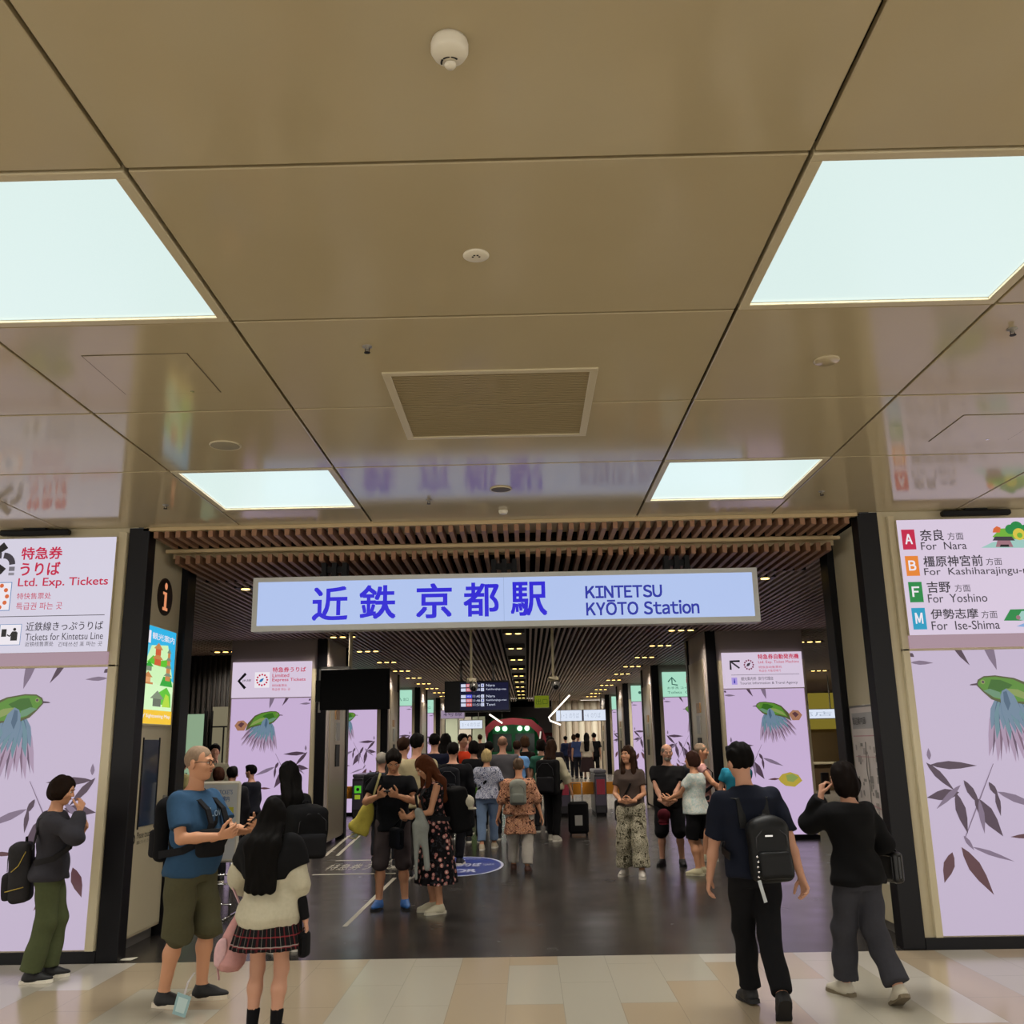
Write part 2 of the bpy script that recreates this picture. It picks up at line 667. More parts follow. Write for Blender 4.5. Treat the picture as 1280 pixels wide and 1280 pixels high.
rows = {0: 'farthest behind', 3: 'third behind', 6: 'overhead', 9: 'nearer', 12: 'smaller'}
for (i, j) in sorted(lit_cells):
    x0, x1, y0, y1 = sx[i] + .008, sx[i + 1] - .008, sy[j] + .005, (7.865 if j == 12 else sy[j + 1] - .005)
    cx, cy = (x0 + x1) / 2, (y0 + y1) / 2
    side = {3: 'outer left', 6: 'left', 8: 'right', 11: 'outer right'}[i]
    lab = {9: 'large square white light panel in the ceiling near the viewer, %s column',
           12: 'square white light panel in the ceiling just before the slats, %s column'}.get(j)
    lab = lab or 'white light panel in ceiling row %d behind the viewer, %%s column' % ((9 - j) // 3)
    t = thing('ceiling_light', lab % side, 'light', (cx, cy, CZ), 'square light panels in the concourse ceiling')
    fr = MB()
    w = 0.045
    for a in ((x0, x1, y0, y0 + w), (x0, x1, y1 - w, y1), (x0, x0 + w, y0 + w, y1 - w), (x1 - w, x1, y0 + w, y1 - w)):
        fr.bev(*a, CZ - 0.004, CZ + 0.05, M_CREAM, 0.003)
    fr.build('frame', t)
    MB().box(x0 + w, x1 - w, y0 + w, y1 - w, CZ + 0.012, CZ + 0.03, M_PANEL).build('diffuser', t)
    la = D.lights.new('panel_lamp', 'AREA')
    la.shape = 'RECTANGLE'
    la.size, la.size_y = x1 - x0 - 2 * w, y1 - y0 - 2 * w
    la.energy = LAMP_W
    la.color = (1.0, 0.97, 0.90)
    la.spread = math.radians(118)
    lo = D.objects.new('panel_lamp', la)
    COL.objects.link(lo)
    lo.parent = t
    lo.location = (0, 0, 0.008)

# fittings on the concourse ceiling
def zc(x, y):
    p = flr(x, y, CZ)
    return p.x, p.y


t = thing('smoke_detector', 'round white smoke detector on the ceiling nearest the viewer', 'smoke detector', (-0.184, 2.346, CZ))
MB().lathe((-0.184, 2.346, CZ), [(0.052, 0), (0.055, -0.012), (0.055, -0.035), (0.047, -0.05), (0.0, -0.053)], M_WHITE).build('housing', t, True)
MB().lathe((-0.184, 2.375, CZ - 0.05), [(0.016, 0), (0.018, -0.008), (0.012, -0.016), (0, -0.018)], M_WHITE).build('sensor_cap', t, True)
mb = MB()
for k in range(3):
    a0 = PI * (0.2 + 0.3 * k)
    mb.tube([(-0.184 + 0.026 * math.cos(a0 + 0.25 * PI * q / 4), 2.372 + 0.026 * math.sin(-a0 - 0.25 * PI * q / 4), CZ - 0.0515) for q in range(5)], 0.003, M_BLK, 5)
mb.build('slot', t)


def ceiling_disc(name, label, cat, x, y, r, mt, h=0.008, dots=True):
    tt = thing(name, label, cat, (x, y, CZ))
    MB().lathe((x, y, CZ), [(r, 0), (r, -h * 0.5), (r * 0.86, -h), (0, -h)], mt).build('cover', tt, True)
    if dots:
        q = MB()
        for k in range(4):
            q.cyl((x + 0.25 * r * math.cos(PI * (k / 3)), y - 0.25 * r * math.sin(PI * (k / 3)), CZ - h - 0.001), 0.005, 0.002, M_BLK, 8)
        q.build('vent_holes', tt)
    return tt


ceiling_disc('emergency_light', 'small white disc with dark dots in the middle ceiling panel', 'emergency light', -0.172, 3.588, 0.055, M_WHITE)
M_SPK = mat('speaker_cloth', '#8d8672', 0.7)
M_SPKD = mat('speaker_mesh_dark', '#5d564b', 0.6)
for lab, x, y, r, mt in (('round cream ceiling speaker beside the left far light panel', -2.0, 6.05, 0.1, M_SPK),
                         ('dark round ceiling speaker before the middle of the slats', -0.17, 7.33, 0.083, M_SPKD)):
    tt = ceiling_disc('ceiling_speaker', lab, 'speaker', x, y, r, mt, 0.01, False)
    q = MB(); q.tube([(x + r * math.cos(2 * PI * k / 24), y + r * math.sin(2 * PI * k / 24), CZ - 0.004) for k in range(24)], 0.006, M_CREAM, 6, closed=True)
    q.build('rim', tt, True)
tt = ceiling_disc('blank_cover', 'plain cream round cover on the ceiling right of the middle', 'cover', 1.674, 4.811, 0.07, M_CEIL, 0.012, False)
ceiling_disc('motion_sensor', 'tiny white sensor on the ceiling just before the slats', 'sensor', -0.169, 8.055, 0.04, M_WHITE, 0.03, False)
for lab, x, y in (('sprinkler head left of the ceiling air grille', -0.78, 4.491), ('sprinkler head before the slats, left of dark speaker', -0.783, 7.637),
                  ('sprinkler head above the left ticket sign', -2.99, 7.609), ('sprinkler head above the right direction sign', 2.498, 7.626),
                  ('sprinkler head at the right edge of the ceiling', 2.504, 4.46)):
    tt = thing('sprinkler', lab, 'sprinkler', (x, y, CZ), 'ceiling sprinklers')
    MB().lathe((x, y, CZ), [(0.026, 0), (0.026, -0.004), (0.01, -0.006), (0.01, -0.02), (0, -0.021)], M_GREY, 14).build('socket', tt, True)
    q = MB(); q.cyl((x, y, CZ - 0.036), 0.016, 0.003, M_BLK, 12)
    q.tube([(x - 0.01, y, CZ - 0.012), (x - 0.011, y, CZ - 0.034)], 0.002, M_BLK, 5)
    q.tube([(x + 0.01, y, CZ - 0.012), (x + 0.011, y, CZ - 0.034)], 0.002, M_BLK, 5)
    q.build('deflector', tt)

x0, x1, y0, y1 = -0.715, 0.39, 4.885, 5.965
t = thing('ceiling_vent', 'large rectangular air grille in the middle of the ceiling', 'vent', ((x0 + x1) / 2, (y0 + y1) / 2, CZ))
fr = MB()
for a in ((x0 - .045, x1 + .045, y0 - .045, y0), (x0 - .045, x1 + .045, y1, y1 + .045), (x0 - .045, x0, y0, y1), (x1, x1 + .045, y0, y1)):
    fr.bev(*a, CZ - 0.008, CZ + 0.02, M_CREAM, 0.003)
fr.build('frame', t)
MG = mat('vent_slat', '#7c6c4c', 0.5)
sl = MB()
n = 44
for k in range(n):
    y = y0 + (y1 - y0) * (k + .5) / n
    sl.add([(x0, y - .011, CZ - .004), (x1, y - .011, CZ - .004), (x1, y + .007, CZ + .008), (x0, y + .007, CZ + .008),
            (x0, y - .011, CZ - .002), (x1, y - .011, CZ - .002), (x1, y + .007, CZ + .010), (x0, y + .007, CZ + .010)],
           [(0, 3, 2, 1), (4, 5, 6, 7), (0, 1, 5, 4), (2, 3, 7, 6), (0, 4, 7, 3), (1, 2, 6, 5)], MG)
sl.build('grille', t)
MB().box(x0, x1, y0, y1, CZ + 0.012, CZ + 0.02, mat('vent_back', '#4d432f', 0.8)).build('backing', t)
for lab, a in (('square access hatch in the ceiling, left side', (-2.275, -1.72, 4.52, 5.08)), ('square access hatch in the ceiling, right side', (2.845, 3.40, 5.77, 6.32))):
    t = thing('access_hatch', lab, 'hatch', ((a[0] + a[1]) / 2, (a[2] + a[3]) / 2, CZ), 'ceiling access hatches')
    MB().box(a[0] + .006, a[1] - .006, a[2] + .006, a[3] - .006, CZ - 0.004, CZ, M_CEIL).build('cover', t)
    MB().box(*a, CZ - 0.002, CZ - 0.0005, mat('hatch_gap', '#5a4d38', 0.8)).build('gap', t)
    MB().cyl(((a[0] + a[1]) / 2 + .12, a[3] - .03, CZ - 0.006), 0.012, 0.003, M_CHROME, 10).build('latch', t)

# ------------------------------------------------------------------ front wall, entrance and its slatted soffit
for nm, a, b in (('wall_front_left', -14, -3.63), ('wall_front_right', 3.245, 14)):
    MB().box(a, b, WY + 0.02, WY + 0.2, 0, CZ + 0.1, M_CREAM).build(nm, kind='structure')
MB().box(-14, -3.63, WY - 0.005, WY + 0.02, 0, 0.085, M_BLACK).build('baseboard_left', kind='structure')
MB().box(3.245, 14, WY - 0.005, WY + 0.02, 0, 0.085, M_BLACK).build('baseboard_right', kind='structure')
# outer side walls of the hall; the concourse itself runs on behind and beside the viewer
for nm, a in (('wall_left', (-14.2, -14, WY, 62, 0, 4.2)), ('wall_right', (14, 14.2, WY, 62, 0, 4.2))):
    MB().box(*a, M_CREAM).build(nm, kind='structure')
MB().bev(-3.63, -3.445, WY, WY + 0.17, 0, CZ, M_BLACK, 0.004).build('trim_1', kind='structure')
MB().bev(3.06, 3.245, WY, WY + 0.17, 0, CZ, M_BLACK, 0.004).build('trim_2', kind='structure')
# side walls of the passage
SY0, SY1 = WY + 0.17, 9.60
mb = MB().box(XL - 0.15, XL, SY0, SY1, 0.1, CZ, M_CREAM)
mb.box(XL - 0.15, XL - 0.05, SY0, SY1 - .05, 0, 0.1, M_GREY)
mb.build('wall_passage_left', kind='structure')
mb = MB().box(XR, XR + 0.15, SY0, SY1, 0.1, CZ, M_CREAM)
mb.box(XR + 0.05, XR + 0.15, SY0, SY1 - .05, 0, 0.1, M_GREY)
mb.build('wall_passage_right', kind='structure')
MB().bev(XL - 0.12, XL + 0.07, SY1, SY1 + .24, 0, CZ, M_BLACK, 0.004).build('trim_3', kind='structure')
MB().bev(XR - 0.07, XR + 0.12, SY1, SY1 + .24, 0, CZ, M_BLACK, 0.004).build('trim_4', kind='structure')

SX0, SX1 = -3.40, 2.98
sb = MB()
n = 64
for k in range(n):
    x = SX0 + (SX1 - SX0) * k / (n - 1)
    sb.box(x - .021, x + .021, WY + .045, 8.99, 3.612, 3.688, M_WOOD)
    sb.box(x - .021, x + .021, 9.045, 10.18, 3.475, 3.556, M_WOOD)
sb.box(SX0 - .1, SX1 + .1, WY, WY + .045, 3.67, CZ, M_BEIGE)
sb.box(SX0 - .1, SX1 + .1, 8.99, 9.04, 3.577, 3.606, M_BEIGE)
sb.box(SX0 - .1, SX1 + .1, 9.2, 9.23, 3.556, 3.66, M_BEIGE)
sb.box(SX0 - .1, SX1 + .1, WY + .05, 9.0, 3.705, 3.73, M_BEIGE)
sb.box(SX0 - .1, SX1 + .1, 9.3, 9.33, 3.556, 3.63, M_BEIGE)
sb.box(SX0 - .1, SX1 + .1, 9.045, 10.2, 3.66, 3.7, M_DARK)
sb.box(SX0 - .1, SX1 + .1, 10.18, 10.22, 3.49, 3.75, M_DARK)
sb.build('ceiling_entrance_soffit', kind='structure')

# hall ceiling: long slats under a dark void
hb = MB()
x = -9.6
while x < 12.6:
    if abs(x - CX + .04) > .21:
        hb.box(x - .02, x + .02, 10.3, 45, HZ, HZ + .07, M_WOOD2)
    x += 0.1
hb.box(CX - .27, CX + .19, 10.3, 45, HZ + .072, HZ + .1, mat('rail_brown', '#3a302a', .6))
hb.box(-14, 14, WY + .2, 62, 4.0, 4.05, M_DARK)
hb.build('ceiling_hall', kind='structure')


# ------------------------------------------------------------------ lit murals and signs
P_BG = lit('d0c0da', 0.82, 'mural_film')
P_BG2 = lit('d0b8dc', 0.88, 'mural_film_bright')
P_LEAF = lit('6b5468', 0.5, 'mural_leaf')
P_LEAFL = lit('9a86a0', 0.6, 'mural_leaf_pale')
P_LEAFR = lit('7a5058', 0.5, 'mural_leaf_red')
P_GRN = lit('6fae3f', 0.55, 'mural_bird_green')
P_GRND = lit('4b8a30', 0.5, 'mural_bird_deep_green')
P_OLIVE = lit('6d7444', 0.5, 'mural_bird_olive')
P_TEAL = lit('7fa6b5', 0.6, 'mural_bird_teal')
P_YEL = lit('d9c04e', 0.6, 'mural_yellow')
P_ORG = lit('c99070', 0.6, 'mural_orange')
P_LIME = lit('a3b968', 0.6, 'mural_lime')
F_PALE = lit('c3a9c6', 0.66, 'feather_pale')
F_PLUM = lit('94748f', 0.58, 'feather_plum')
F_MID = lit('7c6480', 0.55, 'feather_dark')
F_BLUE = lit('86a2bc', 0.6, 'feather_blue')
F_STEEL = lit('5f7f9c', 0.55, 'feather_steel')
F_MINT = lit('7fb08a', 0.58, 'feather_mint')


def mural(fr, w, h, flip, name='mural_print', parent=None):
    """bamboo and bird print; u is measured from the edge by the entrance"""
    A = Art(fr, 0.004)
    S = -1 if flip else 1

    def U(u):
        return (w - u) if flip else u

    def leaf(u, v, deg, ln, wd, mt):
        a = math.radians(deg)
        if flip: a = PI - a
        # clip to the panel: skip what would cross the edge
        e = U(u) + math.cos(a) * ln
        if e < 0.0: ln *= max(0.1, (U(u)) / max(1e-6, U(u) - e))
        if e > w: ln *= max(0.1, (w - U(u)) / max(1e-6, e - U(u)))
        A.leaf(U(u), v, a, ln, wd * 1.25, mt)

    def poly(pts, mt):
        q = [(min(max(U(a), 0), w), b) for a, b in pts]
        A.poly(q[::-1] if flip else q, mt)
    # leaf tips hanging in from the top
    poly([(.40, h), (.44, h - .06), (.515, h - .135), (.485, h - .06), (.46, h)], P_LEAF); poly([(.66, h), (.69, h - .08), (.745, h - .18), (.75, h - .09), (.745, h)], P_LEAFL); leaf(0.0, h - .10, -2, 0.2, 0.03, P_LEAFL); leaf(0, h - .02, -40, .05, .03, P_LEAF)
    # bird: fanned flight feathers, soft wing, green body
    b = h - 0.31
    def feather(u, v, deg, ln, wd, mt):
        a = math.radians(deg)
        if U(u) + (-1 if flip else 1) * math.cos(a) * ln > w or U(u) + (-1 if flip else 1) * math.cos(a) * ln < 0: return
        A.leaf(U(u), v, PI - a if flip else a, ln, wd, mt)
    nf = 11
    for k in range(nf):
        f = k / (nf - 1)
        dg = -106 + 58 * f
        ln = .52 - .05 * f + .04 * math.sin(k * 2.3)
        u, v = .72 + .22 * f, b - .10 - .03 * math.sin(f * PI)
        feather(u, v, dg, ln, .085, F_PALE)
        feather(u + .008, v - .01, dg + 2, ln * .97, .030, F_PLUM if k % 3 else F_MID)
        feather(u - .004, v, dg - 2, ln * (.66 if k % 2 else .56), .075, P_TEAL if k % 2 else F_BLUE)
        feather(u + .003, v, dg, ln * .5, .022, F_STEEL)
    poly([(.545, b + .005), (.60, b - .06), (.66, b - .12), (.75, b - .155), (.9, b - .16), (1.06, b - .2), (1.16, b - .26), (1.12, b - .12), (1.0, b + .01), (.88, b + .06), (.72, b + .085), (.62, b + .08), (.565, b + .05)], P_OLIVE)
    poly([(.556, b + .01), (.61, b - .05), (.69, b - .11), (.8, b - .14), (.95, b - .145), (1.1, b - .19), (1.0, b - .02), (.87, b + .048), (.72, b + .073), (.62, b + .068), (.578, b + .042)], P_GRN)
    poly([(.64, b - .03), (.72, b - .06), (.80, b - .05), (.86, b - .0), (.76, b + .045), (.68, b + .05)], P_GRND)
    poly([(.60, b - .045), (.68, b - .10), (.76, b - .12), (.74, b - .06), (.66, b - .03)], F_MINT)
    poly([(.80, b - .03), (.90, b - .04), (1.02, b - .10), (1.08, b - .17), (.96, b - .13), (.86, b - .09)], P_LIME)
    poly([(.76, b - .05), (.80, b - .03), (.86, b - .09), (.90, b - .2), (.86, b - .30), (.80, b - .24), (.76, b - .34), (.735, b - .22), (.74, b - .1)], F_BLUE)
    poly([(.77, b - .06), (.80, b - .05), (.82, b - .16), (.79, b - .22), (.765, b - .14)], F_STEEL)
    A.line([(U(.56), b + .012), (U(.505), b + .008), (U(.49), b + .006)], [.02, .012, .004], P_LEAF)
    A.disc(U(.605), b + .03, .02, P_LIME, 12)
    A.disc(U(.607), b + .03, .011, P_LEAF, 10)
    # stem and bamboo leaves
    A.line([(U(.60), b - .66), (U(.44), b - .96), (U(.28), b - 1.26)], [.006, .012, .008], P_LEAFL)
    leaf(.06, h - .93, 88, .1, .03, P_LEAFL); leaf(.06, h - .97, -2, .40, .055, P_LEAF); leaf(.03, h - .95, -48, .32, .05, P_LEAF)
    leaf(.28, h - 1.2, 188, .3, .075, P_LEAF); leaf(.25, h - 1.2, -80, .34, .07, P_LEAF); leaf(.3, h - 1.14, 220, .3, .04, P_LEAFL)
    leaf(.33, h - 1.1, -62, .24, .05, P_LEAF); leaf(.40, h - 1.24, -58, .38, .1, P_LEAF); leaf(.44, h - 1.26, -88, .28, .04, P_LEAFL)
    leaf(.54, h - 1.12, -62, .14, .04, P_LEAF); leaf(.59, h - 1.2, -86, .2, .035, P_LEAF); leaf(.6, h - 1.2, -22, .38, .05, P_LEAFL)
    leaf(.27, h - 1.55, -58, .14, .03, P_LEAFL); leaf(.33, h - 1.64, -20, .36, .03, P_LEAFL); leaf(.24, h - 1.64, -60, .44, .085, P_LEAFR); leaf(.16, h - 1.68, -112, .26, .075, P_LEAFR)
    # yellow bird at the right, orange blossom behind the first bird
    poly([(.84, h - 1.56), (.92, h - 1.48), (1.06, h - 1.45), (1.2, h - 1.5), (1.26, h - 1.6), (1.12, h - 1.7), (.96, h - 1.68), (.88, h - 1.62)], P_YEL)
    poly([(.98, h - 1.50), (1.1, h - 1.48), (1.2, h - 1.54), (1.1, h - 1.62), (1.0, h - 1.6)], P_LIME)
    leaf(.86, h - 1.56, 182, .2, .03, P_LEAFR)
    poly([(1.12, b - .14), (1.2, b - .07), (1.3, b - .08), (1.36, b - .16), (1.3, b - .25), (1.18, b - .25)], P_ORG)
    poly([(1.18, b - .13), (1.24, b - .1), (1.3, b - .15), (1.24, b - .2)], P_LEAFR)
    return A.build(name, parent)


T_RED = lit('d8234f', 0.75, 'ink_red')
T_DK = lit('4c4652', 0.55, 'ink_charcoal')
T_BLK = lit('2a262c', 0.3, 'ink_black')
T_WHT = lit('f4eef6', 0.9, 'ink_white')
T_ORG = lit('e8703a', 0.8, 'ink_orange')
T_GRN = lit('1f9a4c', 0.7, 'ink_green')
T_LGR = lit('7cc23e', 0.75, 'ink_leaf_green')
T_BLU = lit('2f7fc0', 0.75, 'ink_blue')
T_YLW = lit('e8d24a', 0.8, 'ink_yellow')
T_CYN = lit('18a6cf', 0.8, 'ink_cyan')
T_PNK = lit('c08a98', 0.6, 'ink_dusky_pink')
T_SEA = lit('a9d8cf', 0.8, 'ink_sea')
T_BAMB = lit('f28a30', 0.85, 'ink_amber')


def px_box(Y, x0, y0, x1, y1):
    """(u0, v0, u1, v1) on the plane Y for a box given by its left-bottom and right-top pixels"""
    a, b = at(x0, y1, Y), at(x1, y0, Y)
    c, d = at(x0, y0, Y), at(x1, y1, Y)
    return (a.x + c.x) / 2, (a.z + d.z) / 2, (b.x + d.x) / 2, (c.z + b.z) / 2


SGY = WY - 0.07      # face of the wall signs
FS = Frame((0, SGY, 0), (1, 0, 0))
S_BG = lit('ddd8ea', 0.88, 'sign_film')
S_BG2 = lit('e0d0e6', 0.88, 'sign_film_pinkish')


def wall_sign(x0, x1, name, label, film):
    t = thing(name, label, 'sign', ((x0 + x1) / 2, WY, 2.45))
    MB().bev(x0, x1, SGY + .003, WY + 0.02, 2.565, 3.605, M_CREAM, 0.003).build('housing', t)
    MB().box(x0, x1, SGY, SGY + .003, 2.565, 3.605, film).build('face', t)
    MB().box(x0, x1, SGY + .01, WY + 0.02, 2.452, 2.563, lit('c9a9b8', 0.62, 'sign_lower_band')).build('lower_band', t)
    return t


LX0, LX1, RX0, RX1 = -5.26, -3.715, 3.385, 4.93
tL = wall_sign(LX0, LX1, 'ticket_sign', 'white lit sign with red limited express ticket lettering on left wall', S_BG)
tR = wall_sign(RX0, RX1, 'direction_sign', 'white lit sign listing four coloured line letters on right wall', S_BG2)


def T(A, s, x0, y0, x1, y1, mt, bold=0.0, Y=SGY):
    A.text(s, *px_box(Y, x0, y0, x1, y1), mt, bold)


A = Art(FS)
T(A, '特急券', 27.5, 684, 78, 699, T_RED, .022)
T(A, 'うりば', 26, 703, 75, 719, T_RED, .022)
T(A, 'Ltd. Exp. Tickets', 23, 722, 135, 735, T_RED, .012)
T(A, '特快售票处', 21.5, 741, 64, 749, T_RED)
T(A, '특급권 파는 곳', 20.5, 753, 78, 762, T_RED)
a, b = at(-30, 771, SGY), at(131, 768.5, SGY)
A.rect(a.x, b.z - .003, b.x, b.z + .003, T_DK)
T(A, '近鉄線きっぷうりば', 33, 777, 129, 788, T_DK, .006)
T(A, 'Tickets for Kintetsu Line', 32, 791, 129, 800, T_DK)
T(A, '近铁线售票处', 31.5, 802, 67, 808, T_DK)
T(A, '긴테쓰선 표 파는 곳', 73, 802, 128, 808, T_DK)
# arrow to the tickets, curved grey path, ring mark, ticket-buying pictogram
bx = px_box(SGY, -34, 682, 9, 715)
cu_, cv_ = (bx[0] + bx[2]) / 2, (bx[1] + bx[3]) / 2
A.line([(bx[2] - .02, bx[3]), (bx[2] - .17, cv_), (bx[2] - .02, bx[1])], .07, T_BLK)
q0 = at(4, 706, SGY); q1 = at(13, 700, SGY)
A.line([(q0.x + .085 * math.cos(PI * .5 - PI * k / 12), q0.z + .0 + .085 * math.sin(PI * .5 - PI * k / 12)) for k in range(7)], .055, T_DK)
A.rect(q0.x - .14, q0.z + .057, q0.x - .02, q0.z + .112, T_DK)
A.rect(q0.x + .06, q0.z - .06, q0.x + .112, q0.z - .02, lit('8d8894', .6, 'ink_grey'))
A.rect(q0.x + .06, q0.z - .10, q0.x + .112, q0.z - .075, lit('a9a4b0', .65, 'ink_pale_grey'))
bx = px_box(SGY, -26, 729, 13, 763)
A.rect(bx[0] - .006, bx[1] - .006, bx[2] + .006, bx[3] + .006, T_BLU)
A.rect(*bx, T_WHT)
rc = (bx[2] - bx[0]) * .40
cu_, cv_ = (bx[0] + bx[2]) / 2, (bx[1] + bx[3]) / 2
for k in range(12):
    A.disc(cu_ + rc * math.cos(PI * k / 6), cv_ + rc * math.sin(PI * k / 6), rc * .17, T_ORG, 12)
A.leaf(cu_ - rc * .5, cv_ - rc * .35, .7, rc * 1.1, rc * .5, T_BLU)
bx = px_box(SGY, 0, 781, 26, 806)
A.rect(bx[0] - .004, bx[1] - .004, bx[2] + .004, bx[3] + .004, T_BLU)
A.rect(*bx, T_WHT)
w_, h_ = bx[2] - bx[0], bx[3] - bx[1]
A.rect(bx[0] + .08 * w_, bx[1] + .4 * h_, bx[0] + .32 * w_, bx[3] - .22 * h_, T_BLK)
A.disc(bx[0] + .7 * w_, bx[1] + .76 * h_, .075 * w_, T_BLK, 12)
A.poly([(bx[0] + .54 * w_, bx[1] + .2 * h_), (bx[0] + .86 * w_, bx[1] + .2 * h_), (bx[0] + .86 * w_, bx[1] + .6 * h_), (bx[0] + .78 * w_, bx[1] + .66 * h_), (bx[0] + .6 * w_, bx[1] + .66 * h_), (bx[0] + .54 * w_, bx[1] + .58 * h_)], T_BLK)
A.line([(bx[0] + .58 * w_, bx[1] + .55 * h_), (bx[0] + .48 * w_, bx[1] + .42 * h_), (bx[0] + .36 * w_, bx[1] + .5 * h_)], .07 * w_, T_BLK)
A.build('lettering', tL)

A = Art(FS)
for (ch, col, bx, jp, jb, fb, en, eb) in (
        ('A', T_RED, (1127.5, 662, 1144, 687), '奈良', (1150, 662, 1179, 676), (1184, 665.5, 1204, 675), 'For  Nara', (1151, 677.5, 1208, 687)),
        ('B', T_BAMB, (1132, 695, 1148.5, 720), '橿原神宮前', (1154, 694.5, 1228, 708), (1232, 697.5, 1252, 706.5), 'For  Kashiharajingu-mae', (1155, 709, 1303, 720.5)),
        ('F', T_GRN, (1136, 727.5, 1153, 753), '吉野', (1158.5, 727, 1187.5, 741), (1193, 730.5, 1212.5, 740), 'For  Yoshino', (1159.5, 742.5, 1233.5, 753)),
        ('M', T_CYN, (1140, 760, 1157, 787), '伊勢志摩', (1163, 761, 1222, 773.5), (1226, 763.5, 1246, 773), 'For  Ise-Shima', (1164, 776, 1249, 787))):
    B = px_box(SGY, *bx)
    A.rect(*B, col)
    w_, h_ = B[2] - B[0], B[3] - B[1]
    A.text(ch, B[0] + w_ * .24, B[1] + h_ * .28, B[2] - w_ * .24, B[3] - h_ * .24, T_WHT, .03, False, True)
    T(A, jp, *jb, T_DK, .014)
    T(A, '方面', *fb, T_DK)
    T(A, en, *eb, T_DK, .004)
# little landscape drawings at the right edge of the sign
def Q(x, y):
    p = at(x, y, SGY); return (p.x, p.z)
A.poly([Q(1226, 685), Q(1310, 685), Q(1300, 678), Q(1270, 674), Q(1240, 678)], T_SEA)
A.poly([Q(1240, 671), Q(1250, 661), Q(1290, 659), Q(1300, 675), Q(1262, 674), Q(1245, 675)], T_LGR)
for k, (x, y, r) in enumerate(((1262, 662, .045), (1270, 660, .06), (1280, 663, .05))):
    u, v = Q(x, y); A.disc(u, v, r, T_GRN, 16)
u, v = Q(1273, 668); A.disc(u, v, .055, T_YLW, 16); A.disc(u + .005, v - .01, .025, T_LGR, 12)
A.poly([Q(1240, 676), Q(1243, 671), Q(1264, 671), Q(1268, 676)], T_DK)
A.poly([Q(1244, 684), Q(1246, 676), Q(1262, 676), Q(1266, 684)], T_PNK)
A.poly([Q(1249, 684), Q(1250, 681), Q(1260, 681), Q(1261, 684)], T_BLK)
A.poly([Q(1240, 666), Q(1241, 661), Q(1245, 658), Q(1250, 660), Q(1249, 666)], T_ORG)
A.poly([Q(1254, 776), Q(1262, 762), Q(1300, 761), Q(1300, 774), Q(1274, 776)], T_GRN)
A.poly([Q(1270, 774), Q(1276, 764), Q(1300, 764), Q(1300, 780)], T_SEA)
u, v = Q(1272, 772); A.disc(u, v, .02, T_PNK, 10)
A.poly([Q(1270, 783), Q(1280, 779), Q(1298, 780), Q(1296, 785)], lit('8fb6e8', .8, 'ink_pale_blue'))
A.build('lettering', tR)

for x0, x1, flip, lab in ((LX0, LX1, True, 'tall lilac lit wall panel of bird and bamboo under left ticket sign'),
                          (RX0, RX1, False, 'tall lilac lit wall panel of bird and bamboo under right direction sign')):
    t = thing('mural_lightbox', lab, 'mural', ((x0 + x1) / 2, WY, 0.1))
    MB().box(x0, x1, WY - .008, WY + .02, 0.10, 2.432, P_BG).build('panel', t)
    fr = MB()
    for a in ((x0 - .06, x0, .09, 3.66), (x1, x1 + .075, .09, 3.66)):
        fr.bev(a[0], a[1], WY - .03, WY + .02, a[2], a[3], M_CREAM, .004)
    fr.bev(x0 - .06, x1 + .075, WY - .03, WY + .02, 2.432, 2.452, M_CREAM, .003)
    fr.build('frame', t)
    mural(Frame((x0, WY - .008, .10), (1, 0, 0)), x1 - x0, 2.332, flip, 'bird_and_bamboo_print', t)

for a, b, lab in ((-4.79, -4.15, 'slim black bar unit under the ceiling above left ticket sign'), (3.80, 4.42, 'slim black bar unit under the ceiling above right direction sign')):
    t = thing('bar_sensor', lab, 'sensor', ((a + b) / 2, WY - .06, 3.66))
    MB().bev(a, b, WY - .10, WY - .03, 3.635, 3.685, M_BLK, .012).build('body', t)
    MB().box((a + b) / 2 - .1, (a + b) / 2 + .1, WY - .09, WY - .04, 3.685, CZ, M_BLK).build('bracket', t)

# station name sign hung under the soffit
SY = 9.12
c = [at(x, y, SY) for x, y in ((317, 722.5), (946, 709.5), (314, 790), (950.5, 777))]
gx0, gx1 = (c[0].x + c[2].x) / 2, (c[1].x + c[3].x) / 2
gz1, gz0 = (c[0].z + c[1].z) / 2, (c[2].z + c[3].z) / 2
t = thing('station_name_sign', 'long blue-white lit station name sign hanging over the entrance', 'sign', ((gx0 + gx1) / 2, SY, gz0))
MB().bev(gx0, gx1, SY + .004, SY + .17, gz0, gz1, mat('sign_case', '#b4b2ac', .4), .004).build('housing', t)
MB().box(gx0 + .05, gx1 - .05, SY - .002, SY + .004, gz0 + .055, gz1 - .045, lit('b8ccf8', 0.88, 'station_sign_film')).build('face', t)
fr = MB()
for a in ((gx0, gx1, gz0, gz0 + .055), (gx0, gx1, gz1 - .045, gz1), (gx0, gx0 + .05, gz0 + .055, gz1 - .045), (gx1 - .05, gx1, gz0 + .055, gz1 - .045)):
    fr.box(a[0], a[1], SY - .006, SY + .004, a[2], a[3], mat('sign_rim', '#c4c6c4', .4))
fr.build('rim', t)
A = Art(Frame((0, SY - .002, 0), (1, 0, 0)), .001)
INK = lit('2418da', 0.9, 'ink_station_blue')
INK2 = lit('2433b8', 0.7, 'ink_station_blue_small')
for s, b in (('近', (391, 734, 434, 775)), ('鉄', (450, 732, 494, 773)), ('京', (521, 730, 564, 772)), ('都', (580, 729, 623, 770)), ('駅', (639, 728, 683, 769))):
    T(A, s, *b, INK, .02, SY)
A.text('KINTETSU', *px_box(SY, 732, 732, 827, 747), INK2, .032, False, True)
A.text('KYŌTO Station', *px_box(SY, 733, 749.5, 873.5, 768), INK2, .024, False, True)
